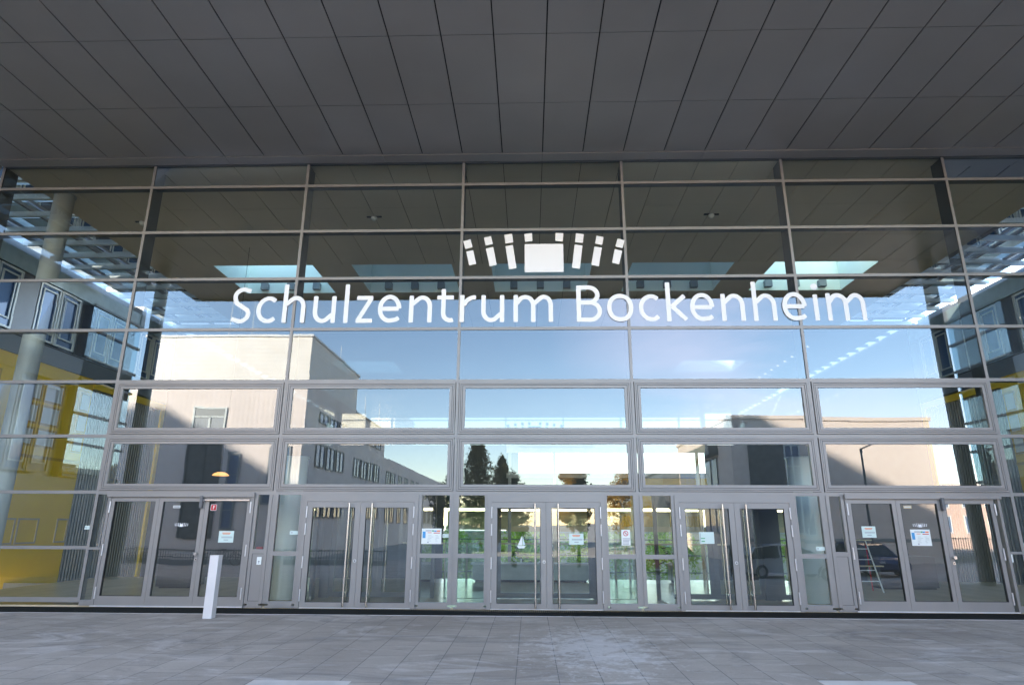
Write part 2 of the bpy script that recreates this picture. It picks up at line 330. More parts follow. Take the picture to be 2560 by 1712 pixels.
# ground floor side lights
def sidelight(x0, x1, zs, parts_=True, solid=False):
    f = MB(); f.box(x0, x0+.07, -.045, .05, -.02, 2.225); f.box(x1-.07, x1, -.045, .05, -.02, 2.225)
    f.box(x0+.07, x1-.07, -.042, .05, zs-.045, zs+.045); f.box(x0+.07, x1-.07, -.042, .05, -.06, .03); f.box(x0, x1, -.03, .05, -.10, -.06)
    fo = f.build('side_light', [m_frame], H); pane(x0+.07, x1-.07, zs+.045, 2.225, m_dglass, fo, 0, 'pane')
    if solid:
        MB().box(x0+.075, x1-.075, -.03, .02, .035, zs-.05).build('infill_panel', m_frame, fo)
        MB().ring(x0+.07, x1-.07, .03, zs-.045, .006, -.034, -.03).build('panel_joint', m_gasket, fo)
    else: pane(x0+.07, x1-.07, .03, zs-.045, m_dglass, fo, 0, 'pane')
for s in (0, 1):
    mir = (lambda a, b_: (a, b_)) if s == 0 else (lambda a, b_: (20-b_, 20-a))
    sidelight(*mir(3.585, 3.968), 1.03, solid=True)
    sidelight(*mir(4.032, 4.68), 0.99); sidelight(*mir(7.22, 7.968), .96); sidelight(*mir(8.032, 8.74), .96)
    MB().box(*mir(.032, .31), -.045, .05, -.08, .03).build('sill', m_frame, H)
    pane(*mir(.032, .31), 1.1, 2.225, m_dglass); pane(*mir(.032, .31), .03, 1.05, m_dglass)
    MB().box(*mir(.032, .31), -.042, .05, 1.05, 1.1).build('transom', m_frame, H)

def leaf(x0, x1, z0, z1, gx0, gx1, gz0, gz1, hinge=None, bar=None, lock=None, knob=None, nh=4):
    f = MB(); y0, y1 = -.062, .0
    f.box(x0, gx0, y0, y1, z0, z1); f.box(gx1, x1, y0, y1, z0, z1); f.box(gx0, gx1, y0, y1, z0, gz0); f.box(gx0, gx1, y0, y1, gz1, z1)
    f.ring(gx0, gx1, gz0, gz1, .006, y0-.003, y1, 1)
    fo = f.build('door_leaf', [m_frame, m_gasket], H, bevel=0)
    pane(gx0, gx1, gz0, gz1, m_dglass, fo, -.03, 'pane')
    if hinge is not None:
        for hz in ([1.86, 1.50, .82, .16] if nh == 4 else [1.95, 1.05, .18]):
            MB().tube((hinge, -.082, hz-.12), (hinge, -.082, hz+.12), .016, n=10).tube((hinge, -.084, hz-.008), (hinge, -.084, hz+.008), .0165, n=10).build('hinge', m_hinge, fo, smooth=True)
    if bar is not None:
        q = MB(); q.tube((bar, -.15, z0+.02), (bar, -.15, z1-.03), .021, n=14)
        for zz in (z0+.3, z1-.3): q.tube((bar, -.15, zz), (bar, -.05, zz), .012, n=8)
        q.build('pull_bar', m_steel, fo, smooth=True)
        q = MB(); q.tube((bar, .09, z0+.05), (bar, .09, z1-.08), .019, n=12); 
        for zz in (z0+.3, z1-.3): q.tube((bar, .09, zz), (bar, 0, zz), .012, n=8)
        q.build('inner_pull_bar', m_steel, fo, smooth=True)
    if lock is not None:
        MB().tube((lock, -.074, .85), (lock, -.06, .85), .030, n=18).tube((lock, -.078, .85), (lock, -.074, .85), .015, n=12, mi=1).build('lock', [m_hinge, m_black], fo, smooth=True)
    if knob is not None:
        MB().tube((knob, -.12, .98), (knob, -.062, .98), .030, n=18).tube((knob, -.15, .98), (knob, -.12, .98), .034, .026, n=18).tube((knob, -.076, .86), (knob, -.062, .86), .030, n=18).tube((knob, -.079, .86), (knob, -.076, .86), .012, n=12, mi=1).build('door_knob', [m_steel, m_black], fo, smooth=True)
    return fo
def door_frame(x0, x1, z1, wd=.09):
    f = MB(); jw = min(wd, .09); f.box(x0, x0+jw, -.075, .05, -.10, z1-wd); f.box(x1-jw, x1, -.075, .05, -.10, z1-wd); f.box(x0, x1, -.075, .05, z1-wd, z1); f.box(x0+jw, x1-jw, -.05, .05, -.10, -.085, 1)
    return f.build('door_frame', [m_frame, m_alu], H)
def double(x0, b1, b2):
    door_frame(x0, x0+2.54, 2.222, .142); z0, z1 = -.08, 2.076
    a, m_, e = x0+.094, x0+1.27, x0+2.446
    leaf(a, m_-.003, z0, z1, a+.12, m_-.12, .02, 1.955, hinge=a, bar=b1, lock=m_-.05)
    leaf(m_+.003, e, z0, z1, m_+.12, e-.12, .02, 1.955, hinge=e, bar=b2)
double(4.68, 5.72, 6.22); double(8.73, 9.76, 10.26); double(12.78, 13.78, 14.28)
# triple leaf doors at both ends
for s in (0, 1):
    X = (lambda v: v) if s == 0 else (lambda v: 20-v)
    lo, hi = sorted((X(.31), X(3.58))); door_frame(lo, hi, 2.235, .055)
    MB().box(lo-.01, hi+.01, -.125, -.076, 2.165, 2.265).build('door_rail', m_frame, H)
    z0, z1 = -.08, 2.165
    cuts = [X(.368), X(1.46), X(2.49), X(3.522)]
    if s: cuts = [16.45, 17.49, 18.44, 19.56]
    for k in range(3):
        a, e = cuts[k]+.003, cuts[k+1]-.003
        leaf(a, e, z0, z1, a+.09, e-.085, .115, 2.07, hinge=(a if k == 0 else e if k == 2 else None), knob=((cuts[2]-.04 if k == 1 else None) if s == 0 else (cuts[2]+.06 if k == 2 else None)), nh=3)
c_ = MB(); c_.box(2.40, 2.46, -.15, -.07, 1.93, 2.19); c_.box(2.46, 2.50, -.13, -.07, 2.07, 2.12); c_.build('door_closer', m_frame_in, H)
MB().box(2.50, 3.50, -.13, -.085, 2.085, 2.115).build('closer_rail', m_steel, H)
MB().box(18.42, 18.48, -.15, -.07, 1.93, 2.19).build('door_closer', m_frame_in, H)
for x in (.31, 16.37):
    MB().box(x, x+3.27, -.10, -.076, -.094, -.072).build('threshold', m_alu, H)

# hall interior
b = MB(); b.box(-4.3, 24.3, .02, 7.4, -.30, -.08); b.build('hall_floor', m_floor, H)
MB().box(-7.6, -4.31, .02, 7.4, -1.0, -.85).box(24.31, 27.6, .02, 7.4, -1.0, -.85).build('aisle_floor', m_floor, H)
MB().box(-7.6, 27.6, 7.4, 15, -1.8, -1.6).build('lower_floor', m_floor, H)
MB().box(-7.6, 27.6, 7.38, 7.42, -1.6, -.301).build('floor_edge', m_concrete, H)
SK = [(0.1+5*k-1.8, 0.1+5*k+1.8) for k in range(5)]
xsi = [-4.0]+list(range(-3, 24))+[24.0]
panels(xsi, [.06, 2.4, 4.4, 6.58], 10.50, .007, .002, .02, 'ceiling', m_ceil)
panels(xsi, [9.42, 11.4, 13.4, 14.95], 10.50, .007, .002, .02, 'ceiling', m_ceil)
gaps = [-4.0]+[v for s_ in SK for v in s_]+[24.0]
b = MB()
for k in range(0, len(gaps), 2): b.box(gaps[k], gaps[k+1], 6.585, 9.415, 10.50, 10.52)
b.build('ceiling', m_ceil, H)
b = MB()
for k in range(0, len(gaps), 2): b.box(gaps[k], gaps[k+1], 6.585, 9.415, 10.53, 10.9)
b.box(-4, 24, .06, 6.585, 10.53, 10.9); b.box(-4, 24, 9.415, 15.2, 10.53, 10.9); b.build('hall_roof', m_black, H)
for xa, xb in SK:
    b = MB(); z0, z1 = 10.50, 12.0
    b.box(xa-.05, xa, 6.585, 9.415, 10.9, z1); b.box(xb, xb+.05, 6.585, 9.415, 10.9, z1); b.box(xa, xb, 6.535, 6.585, 10.9, z1); b.box(xa, xb, 9.415, 9.465, 10.9, z1)
    b.box(xa-.0, xa+.004, 6.589, 9.411, z0, 10.9); b.box(xb-.004, xb, 6.589, 9.411, z0, 10.9); b.box(xa, xb, 6.585, 6.589, z0, 10.9); b.box(xa, xb, 9.411, 9.415, z0, 10.9)
    so_ = b.build('skylight', m_shaft, H)
    for k in range(3):
        xc = xa+.75+k*1.05
        MB().box(xc-.14, xc+.14, 9.21, 9.41, 10.60, 10.86).build('light_box', m_lampbox, so_)
    MB().quad((xa, 6.59, 11.98), (xb, 6.59, 11.98), (xb, 9.41, 11.98), (xa, 9.41, 11.98)).build('pane', m_iglass, so_)
m_rearc = mat('rear glazed cladding', (0.05, 0.052, 0.058), 0.03, 0.0, 0.05, 1); m_rearc.node_tree.nodes['Principled BSDF'].inputs['IOR'].default_value = 2.1
# rear wall: dark upper glazing, open glass below
MB().box(-7.6, 27.6, 15.0, 15.12, 5.1, 12.2).build('rear_cladding', m_rearc, H)
b = MB(); b.box(-7.6, 5.8, 15.0, 15.12, -1.6, 2.3); b.box(-7.6, 9.15, 15.0, 15.12, 2.3, 5.1); b.box(9.15, 14.2, 15.0, 15.12, 2.3, 3.8); b.box(17.6, 27.6, 15.0, 15.12, -1.6, 5.1)
b.build('rear_wall', mat('rear wall matt', (0.07, 0.072, 0.078), 0.7), H)
MB().box(8.6, 17.6, 14.9, 15.0, 4.74, 5.1).build('rear_beam', m_beige, H)
MB().box(8.6, 17.6, 14.9, 15.0, 1.30, 1.52).build('rear_beam', m_beige, H)
MB().box(8.6, 17.6, 14.92, 15.0, 3.62, 3.84).build('rear_beam', m_frame, H)
for x in (8.75, 10.77, 14.2, 17.2):
    MB().box(x-.07, x+.07, 14.86, 14.99, -1.6, 4.74).build('rear_post', m_beige if x > 9 else m_frame, H)
for x0 in (5.8, 11.7):
    pane(x0, x0+5.9, -1.6, 5.1, m_rearglass, H, 15.05, 'rear_pane')
for z in (-.4, .3, .95):
    MB().box(5.8, 17.6, 14.93, 14.97, z, z+.04).build('rear_rail', m_frame_in, H)
MB().box(5.8, 17.6, 16.4, 16.6, 1.36, 2.2).build('rear_fascia', m_beige, H); MB().box(13.9, 17.6, 16.36, 16.4, 1.45, 2.0).build('rear_fascia', m_yellowd, H); MB().box(9.2, 12.6, 14.5, 14.6, 5.0, 5.1).build('rear_beam', m_beige, H)
MB().box(14.2, 17.6, 15.0, 15.12, 2.3, 3.8).build('rear_panel', m_yellowd, H)
# balustrade at the floor edge, with glass
for x in (11.9, 12.4, 12.85, 13.3, 14.2, 15.2, 6.0, 6.9, 7.6):
    MB().box(x-.03, x+.03, 7.3, 7.36, -.08, 1.0).build('railing_post', m_beige, H)
MB().box(5.5, 16, 7.3, 7.36, .98, 1.03).build('handrail', m_beige, H)
# columns (outside under the canopy and inside)
def column(x, y, r, m, z0, z1, n='column'):
    o = MB().tube((x, y, z0), (x, y, z1), r, n=32).tube((x, y, z1-.02), (x, y, z1), r+.03, n=32).build(n, m, H, smooth=True)
for x in (-3.45, 23.5):
    column(x, -6.6, .21, m_column, GZ, 10.49); column(x, 1.45, .25, m_colin, -.08, 10.49, 'hall_column')
for x in (3.84, 16.2): column(x, 1.5, .30, m_whitecol, -.08, 3.2, 'hall_column')
MB().box(4.55, 4.62, 1.2, 1.4, -.08, 2.2).build('inner_post', m_frame_in, H)
# vestibule: inner doors and glazed sides behind the three double doors
for (x0, x1) in ((4.7, 7.25), (8.72, 11.28), (12.75, 15.3)):
    y = 1.75; f = MB()
    f.box(x0-.10, x0+.12, y, y+.12, -.08, 2.3); f.box(x1-.12, x1+.10, y, y+.12, -.08, 2.3); f.box(x0+.12, x1-.12, y, y+.12, 2.08, 2.3)
    fo = f.build('vestibule_frame', m_frame_in, H)
    mm = (x0+x1)/2
    for (a, e, hb) in ((x0+.12, mm-.002, mm-.2), (mm+.002, x1-.12, mm+.2)):
        f = MB(); f.ring(a, e, -.06, 2.08, .11, y+.02, y+.08); lo_ = f.build('inner_door', m_frame_in, H)
        if x0 < 8 or x0 > 12: pane(a+.11, e-.11, .05, 1.97, m_iglass, lo_, y+.05, 'pane')
        MB().tube((hb, y-.05, .05), (hb, y-.05, 2.0), .018, n=10).tube((hb, y-.05, .4), (hb, y+.02, .4), .01, n=6).tube((hb, y-.05, 1.6), (hb, y+.02, 1.6), .01, n=6).build('pull_bar', m_steel, lo_, smooth=True)
    for xx in (x0-.06, x1+.06):
        MB().quad((xx, .1, -.05), (xx, y, -.05), (xx, y, 2.25), (xx, .1, 2.25)).build('vestibule_glass', m_iglass, H)
MB().box(4.6, 15.4, .06, 1.9, 2.30, 2.36).build('vestibule_roof', m_frame_in, H)
MB().box(7.6, 8.6, 1.75, 1.87, -.08, 2.3).box(11.4, 12.3, 1.75, 1.87, -.08, 2.3).build('vestibule_wall', glassmat('vestibule side glass', (0.75, 0.86, 0.82), .10), H)

# side aisles: glass roof on beams, inside and outside; wing walls
def aisle(s):
    X = (lambda v: v) if s == 0 else (lambda v: 20-v)
    nm = 'left' if s == 0 else 'right'
    Wg = thing('classroom_wing', ('classroom wing with yellow panels and glass corner, left of the glass hall' if s == 0 else
               'classroom wing with yellow panels and glass corner, right of the glass hall'), 'building', (0, 0, 0), 0, 'classroom wings beside the hall')
    def bx(a, b_, y0, y1, z0, z1, m, name, par=None, extra=None):
        lo, hi = sorted((X(a), X(b_))); o = MB().box(lo, hi, y0, y1, z0, z1).build(name, m, par or Wg); return o
    wallx = -7.6
    # glass roofs
    for (y0, y1) in ((-10.0, -.15), (.5, 14.9)):
        k = 0; yb = y0+.4
        b = MB()
        while yb < y1:
            lo, hi = sorted((X(-4.1), X(-7.6))); b.box(lo, hi, yb, yb+.10, 10.68, 10.84); yb += 1.05
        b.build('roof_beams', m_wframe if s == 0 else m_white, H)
        for xx in (-4.25, -5.75, -7.4):
            lo, hi = sorted((X(xx-.05), X(xx+.05))); MB().box(lo, hi, y0, y1, 10.86, 10.95).build('roof_purlin', m_frame, H)
        lo, hi = sorted((X(-4.1), X(-7.6)))
        MB().quad((lo, y0, 11.02), (hi, y0, 11.02), (hi, y1, 11.02), (lo, y1, 11.02)).build('glass_roof', m_iglass, H)
    # wing body
    ye, yr = -12.1, 15.0
    bx(-20, -7.95, -12.0, 15.1, -1.6, 10.9, m_band, 'wing_core'); bx(-7.95, -7.6, 15.0, 15.1, -1.6, 10.9, m_band, 'end_cap')
    for (ya, yb, ins) in ((ye, 0.0, False), (0.05, yr, True)):
        if ins:
            bx(-7.95, -7.62, ya, 9.9, -1.6, 7.05, m_yellow, 'yellow_wall')
            bx(-7.95, -7.70, 9.9, 15.0, -1.6, 6.7, m_corr, 'corrugated_wall')
            bx(-7.95, -7.60, 9.9, 15.0, 6.70, 6.98, m_yellow, 'yellow_frame'); bx(-7.95, -7.60, 14.78, 15.0, -1.6, 6.70, m_yellow, 'yellow_frame')
            bx(-7.94, -7.60, ya, 9.9, 3.76, 3.86, m_yellowd, 'yellow_ledge')
        else:
            pass
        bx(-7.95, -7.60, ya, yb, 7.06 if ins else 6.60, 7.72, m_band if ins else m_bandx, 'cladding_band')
        bx(-7.95, -7.60, ya, yb, 9.9, 10.5, m_eaves, 'eaves_band')
        MB().box(*sorted((X(-7.594), X(-7.60))), ya, yb, 7.66, 7.70).build('band_joint', m_gasket, Wg)
    # windows: storey 2 for both, storey 1 outside, white panes in the yellow wall inside
    def window(y0, y1, z0, z1, inner, style):
        mfr = {'ext': m_wframe if z0 > 5 else m_frame_in, 'yel': m_yellowd}[style]
        f = MB(); xa, xb = sorted((X(-7.70), X(-7.63 if style == 'ext' else -7.60)))
        f.ringx(y0, y1, z0, z1, .07, xa, xb); fo = f.build('window', mfr, Wg)
        xg = X(-7.68 if style == 'ext' else -7.615)
        MB().quad((xg, y0+.07, z0+.07), (xg, y1-.07, z0+.07), (xg, y1-.07, z1-.07), (xg, y0+.07, z1-.07)).build('pane', inner, fo)
        if style == 'ext' and z1-z0 > 1:
            xa, xb = sorted((X(-7.66), X(-7.62))); MB().ringx(y0+.16, y1-.16, z0+.3, z1-.2, .045, xa, xb).build('casement', m_wframe, fo)
    k = 0
    for base in [-11.3+2.95*i for i in range(9)]:
        for dy in (0, 1.05):
            y0 = base+dy; y1 = y0+1.0
            if -.4 < y0 < .3 or y1 > 14.8: continue
            if y1 > -9 : window(y0, y1, 7.80, 9.86, m_wglass, 'ext')
            if y1 < 0 and y1 > -9: window(y0, y1, 3.30, 6.52, m_wglass, 'ext')
        for a, e in ((-.9, 0),):
            y0 = base-.86
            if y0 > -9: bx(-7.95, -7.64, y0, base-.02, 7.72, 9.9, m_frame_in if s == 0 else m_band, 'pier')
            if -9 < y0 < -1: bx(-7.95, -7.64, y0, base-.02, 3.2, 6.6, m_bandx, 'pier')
    mblind = mat('white blind '+nm, (0.74, 0.72, 0.66), 0.7, 0, .03)
    for y0 in (.5, 1.55, 3.45, 4.5, 6.4, 7.45, 9.3-.02):
        y1 = min(y0+.95, 9.88)
        for z0, z1 in ((5.72, 6.45), (4.92, 5.62), (4.15, 4.80)): window(y0, y1, z0, z1, mblind, 'yel')
        f = MB(); xa, xb = sorted((X(-7.62), X(-7.595))); f.ringx(y0, y1, .9, 1.75, .06, xa, xb); f.build('blind_frame', m_beige, Wg)
    # glass corner at the free end of the wing
    for z in (3.25, 4.45, 5.6, 6.9, 7.75, 8.9, 9.9):
        xa, xb = sorted((X(-7.66), X(-7.54))); MB().box(xa, xb, -12.22, -9.0, z, z+.09).build('corner_rail', m_frame_in, Wg)
        xa, xb = sorted((X(-10.5), X(-7.54))); MB().box(xa, xb, -12.25, -12.13, z, z+.09).build('corner_rail', m_frame_in, Wg)
    xg = X(-7.60)
    MB().quad((xg, -12.18, 3.2), (xg, -9.0, 3.2), (xg, -9.0, 9.95), (xg, -12.18, 9.95)).build('corner_glass', glassmat('corner glass '+nm, (0.30, 0.45, 0.52), .28, .001, 0, (.85, 1, 1)), Wg)
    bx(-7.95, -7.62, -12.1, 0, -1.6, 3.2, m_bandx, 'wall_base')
    bx(-20, -7.55, -12.3, -12.06, 9.98, 10.9, m_frame, 'eaves_band')
    bx(-7.945, -7.70, -12.0, -9.0, 3.2, 9.9, m_wglass, 'corner_room')
    return Wg
# ceiling and furniture of the hall follow
aisle(0); aisle(1)
t = thing('partition_box', 'black exhibition box standing inside the left doors', 'box', (0.0, 4.0, -.08), 0, 'black boxes inside the hall')
MB().box(-.48, .47, -.3, .5, .04, .90).build('body', m_dark, t, bevel=.01); MB().box(-.40, .40, -.25, .45, 0, .04).build('plinth', m_black, t)
t = thing('partition_box', 'black exhibition box standing inside the right doors', 'box', (20.2, 5.0, -.08), 0, 'black boxes inside the hall')
MB().box(-.78, .76, -.3, .5, .04, .86).build('body', m_dark, t, bevel=.01); MB().box(-.70, .70, -.25, .45, 0, .04).build('plinth', m_black, t)
t = thing('reception_desk', 'long low pale green desk behind the middle door', 'desk', (9.67, 6.25, -.08))
MB().box(-1.78, 1.78, 0, .5, .06, .50).build('front', m_teal, t, bevel=.01); MB().box(-1.84, 1.84, -.06, .56, .50, .54).build('top', m_white, t); MB().box(-1.7, 1.7, .05, .45, 0, .06).build('plinth', m_black, t)
# step ladder with a plank
t = thing('step_ladder', 'red and white step ladder standing inside the right triple door', 'ladder', (18.6, 4.0, -.08))
for sx, tp in ((-.33, -.16), (.33, .16)):
    MB().tube((sx, -.25, 0), (tp, 0, 1.30), .018, n=8).build('stile', m_white, t); MB().tube((sx, .30, 0), (tp, 0, 1.30), .016, n=8).build('rear_leg', m_red, t)
for k in range(1, 5):
    z = k*.27; sc = 1-z/1.30; MB().box(-.16-.17*sc, .16+.17*sc, -.25*sc-.04, -.25*sc+.04, z, z+.02).build('tread', m_alu, t)
MB().box(-.30, .30, -.08, .08, 1.30, 1.33).build('top_step', m_beige, t)
prop(MB().box(18.1, 19.15, 3.98, 4.12, .55, .58).build('plank', m_beige), 'yellowish plank laid across the step ladder', 'plank')
# red alarm box on the inner column
prop(MB().box(3.10, 3.24, 1.47, 1.53, .96, 1.07).box(3.13, 3.21, 1.45, 1.47, .99, 1.04).build('alarm_box', m_red), 'small red alarm box inside the glass, left of the second door', 'alarm box')
# pendant lamp
t = thing('pendant_lamp', 'orange dish shaped pendant lamp hanging inside the left bay', 'lamp', (.3, 5.0, 3.0))
def dish(r, h, n=24):
    b = MB(); rings = [(0, h), (r*.45, h*.9), (r*.8, h*.5), (r, 0), (r*.95, -.01), (r*.5, .02)]
    vs = []; fs = []
    for q, (rr, z) in enumerate(rings):
        for k in range(n): vs.append((rr*cos(2*pi*k/n)+1e-4*k*0, rr*sin(2*pi*k/n), z))
    for q in range(len(rings)-1):
        for k in range(n): fs.append((q*n+k, q*n+(k+1) % n, (q+1)*n+(k+1) % n, (q+1)*n+k))
    return b.add(vs, fs)
m_lamp = bpy.data.materials.new('lit lamp shade'); m_lamp.use_nodes = True
q = m_lamp.node_tree.nodes['Principled BSDF']; q.inputs['Base Color'].default_value = (.9, .4, .12, 1); q.inputs['Emission Color'].default_value = (1, .45, .15, 1); q.inputs['Emission Strength'].default_value = .22
dish(.24, .10).build('lamp_shade', m_lamp, t, smooth=True); MB().tube((0, 0, .09), (0, 0, 7.48), .006, n=6).build('cord', m_black, t)
# ceiling detectors
for x, y, lb in ((5.0, 2.9, 'left of the white emblem'), (15.08, 2.94, 'right of the white emblem'), (-2.2, 3.08, 'beside the far left column')):
    t = thing('ceiling_detector', 'small round detector on the dark hall ceiling, '+lb, 'detector', (x, y, 10.5), 0, 'detectors on the hall ceiling')
    MB().box(-.22, .22, -.03, .03, -.03, -.0).build('bracket', m_black, t); MB().tube((0, 0, -.03), (0, 0, -.07), .09, .09, n=20).tube((0, 0, -.07), (0, 0, -.13), .09, .045, n=20).build('dome', m_white, t, smooth=True)

# ------------------------------------------------------------------ lettering
SW = .106
def stroke(mb, pts, y, k, w_=SW, closed=False, bot=None):
    P = [Vector((p[0], p[1])) for p in pts]; n = len(P); Lf = []; Rt = []
    for i in range(n):
        if closed: a, c2 = P[(i-1) % n], P[(i+1) % n]
        else: a, c2 = P[max(i-1, 0)], P[min(i+1, n-1)]
        d1 = (P[i]-a); d2 = (c2-P[i])
        if d1.length < 1e-6: d1 = d2
        if d2.length < 1e-6: d2 = d1
        d1 = d1.normalized(); d2 = d2.normalized(); t_ = (d1+d2)
        t_ = t_.normalized() if t_.length > 1e-3 else d1
        nn = Vector((-t_.y, t_.x)); sc = 1/max(.5, nn.dot(Vector((-d1.y, d1.x))))
        Lf.append(P[i]+nn*w_/2*sc); Rt.append(P[i]-nn*w_/2*sc)
    yf = y-k*.0005
    if not closed:
        # slightly rounded ends
        r = w_*.22
        for (i, j) in ((0, 1), (n-1, n-2)):
            d = (P[i]-P[j]).normalized(); 
            c0 = [Lf[i], Rt[i]]
            q = Lf[i]+(Rt[i]-Lf[i])*.22+d*0; q2 = Lf[i]+(Rt[i]-Lf[i])*.78
            e = [Lf[i]-d*r*.6, Lf[i]+(Rt[i]-Lf[i])*.08-d*r*.15, q, q2, Lf[i]+(Rt[i]-Lf[i])*.92-d*r*.15, Rt[i]-d*r*.6]
            if i == 0: start = e
            else: end = e
        poly = start[::-1] if False else None
        Lm = [start[0]]+Lf[1:-1]+[end[0]]; Rm = [start[-1]]+Rt[1:-1]+[end[-1]]
        vs = []; fs = []
        for a, b_ in zip(Lm, Rm): vs += [(a.x, yf, a.y), (b_.x, yf, b_.y)]
        for i in range(len(Lm)-1): fs.append((2*i, 2*i+1, 2*i+3, 2*i+2))
        mb.add(vs, fs)
        mb.add([(p.x, yf, p.y) for p in start], [tuple(range(6))]); mb.add([(p.x, yf, p.y) for p in end], [tuple(range(6))])
        loop = start[::-1]+Lm[1:-1]+end+Rm[1:-1][::-1]
    else:
        vs = []; fs = []
        for a, b_ in zip(Lf, Rt): vs += [(a.x, yf, a.y), (b_.x, yf, b_.y)]
        for i in range(n): j = (i+1) % n; fs.append((2*i, 2*i+1, 2*j+1, 2*j))
        mb.add(vs, fs); 
        for loop in (Lf, Rt):
            m_ = len(loop); mb.add([(p.x, yf, p.y) for p in loop]+[(p.x, y+.006, p.y) for p in loop], [(i, (i+1) % m_, m_+(i+1) % m_, m_+i) for i in range(m_)])
        return
    m_ = len(loop); mb.add([(p.x, yf, p.y) for p in loop]+[(p.x, y+.006, p.y) for p in loop], [(i, (i+1) % m_, m_+(i+1) % m_, m_+i) for i in range(m_)])
def arc(cx, cz, rx, rz, a0, a1, n=18, p=1.0):
    o = []
    for i in range(n+1):
        a = radians(a0+(a1-a0)*i/n); c_, s_ = cos(a), sin(a)
        o.append((cx+rx*math.copysign(abs(c_)**p, c_), cz+rz*math.copysign(abs(s_)**p, s_)))
    return o
XH, AS, CP = .68, .98, .915; h_ = SW/2
def glyph(ch, w_):
    if ch == 'i': return [[(h_, 0), (h_, .65)]]
    if ch == 'l': return [[(h_, 0), (h_, AS)]]
    if ch in 'nh':
        st = [[(h_, 0), (h_, AS if ch == 'h' else XH)]]
        return st+[[(h_+.02, .46)]+arc(w_*.57, .40, w_*.43-h_, XH-h_-.40, 128, 0, 16)+[(w_-h_, .2), (w_-h_, 0)]]
    if ch == 'u': return [[(w_-h_, XH), (w_-h_, 0)], [(h_, XH), (h_, .3)]+arc(w_*.43, .28, w_*.43-h_, .28-h_, 180, 308, 16)+[(w_-h_-.02, .22)]]
    if ch == 'm':
        q = w_/2; out_ = [[(h_, 0), (h_, XH)]]
        out_.append([(h_+.02, .46)]+arc(q*.60, .42, q*.40, XH-h_-.42, 130, 0, 14)+[(q, .2), (q, 0)])
        out_.append([(q+.02, .46)]+arc(q+q*.54, .42, q*.46-h_, XH-h_-.42, 130, 0, 14)+[(w_-h_, .2), (w_-h_, 0)]); return out_
    if ch == 'r': return [[(h_, 0), (h_, XH)], [(h_+.01, .44)]+arc(w_*.88, .30, w_*.68, XH-h_-.31, 150, 82, 10)]
    if ch == 't': return [[(0, XH-h_), (w_, XH-h_)], [(w_*.38, .845), (w_*.38, .24)]+arc(w_*.38+.17, .235, .17, .235-h_, 180, 285, 12)+[(w_-.01, h_+.015)]]
    if ch == 'z': return [[(.02, XH-h_), (w_-.03, XH-h_)], [(w_-.075, XH-.075), (.075, .075)], [(.02, h_), (w_-.02, h_)]]
    if ch == 'e': return [[(h_, .35), (w_-h_-.005, .35)], arc(w_/2, .35, w_/2-h_, .35-h_+.005, 0, 180, 22)+arc(w_/2+.01, .34, w_/2-h_+.01, .34-h_, 180, 268, 12)[1:]+[(w_*.78, .075), (w_-.05, .125)]]
    if ch == 'c': return [[(w_-.045, XH-.12)]+arc(w_*.60, .34, w_*.60-h_, .34-h_, 72, 290, 26)+[(w_-.04, .125)]]
    if ch == 'o': return [('c', arc(w_/2, .34, w_/2-h_, .345-h_, 0, 345, 30, .92))]
    if ch == 'k': return [[(h_, 0), (h_, AS)], [(w_-.07, XH-.04), (h_+.07, .36)], [(h_+.085, .375), (w_-.05, .04)]]
    if ch == 'B': return [[(h_, 0), (h_, CP)], [(h_, CP-h_)]+[(w_*.45, CP-h_)]+arc(w_*.48, CP-.245, w_*.40-h_*.5, .245-h_, 90, -90, 16)+[(h_, CP-.435)], [(h_, CP-.435)]+[(w_*.5, CP-.435)]+arc(w_*.52, .265, w_*.48-h_, .265-h_*.9, 75, -90, 16)+[(h_, h_)]]
    if ch == 'S': return [[(w_-.05, CP-.10)]+arc(w_*.55, CP-.24, w_*.50-h_, .24-h_, 62, 200, 16)+[(w_*.24, CP-.40), (w_*.55, CP-.50), (w_*.78, .34)]+arc(w_*.50, .25, w_*.47-h_, .25-h_, 5, -110, 14)+[(.04, .115)]]
text = [('S', 2.46, .50), ('c', 3.08, .50), ('h', 3.73, .55), ('u', 4.46, .55), ('l', 5.21, .11), ('z', 5.49, .44), ('e', 6.03, .56), ('n', 6.78, .55), ('t', 7.45, .40), ('r', 8.0, .39), ('u', 8.51, .55), ('m', 9.28, .94),
        ('B', 10.78, .60), ('o', 11.5, .62), ('c', 12.25, .50), ('k', 12.90, .51), ('e', 13.46, .57), ('n', 14.19, .55), ('h', 14.93, .55), ('e', 15.61, .57), ('i', 16.35, .12), ('m', 16.65, .90)]
t = thing('building_sign', 'white lettering Schulzentrum Bockenheim across the glass front', 'sign', (10, -.0265, 6.21))
for ch, x, wd in text:
    mb = MB()
    for k, st in enumerate(glyph(ch, wd)):
        if isinstance(st, tuple): stroke(mb, [(x-10+p[0], p[1]) for p in st[1]], 0, k, SW, True)
        else: stroke(mb, [(x-10+p[0], p[1]) for p in st], 0, k)
    if ch == 'i': 
        c0 = x-10+h_+.005; stroke(mb, arc(c0, .845, .042, .042, 0, 330, 12), 0, 2, .078, True); mb.prism(arc(c0, .845, .02, .02, 0, 330, 10), -.0012, 0)
    o = mb.build('letter', m_letter, t, fix=True); o.location.y = 0 if any(abs(q_-c2) < .06 or x-.05 < c2 < x+wd+.05 for c2 in (4, 8, 12, 16) for q_ in (x,)) else .0225

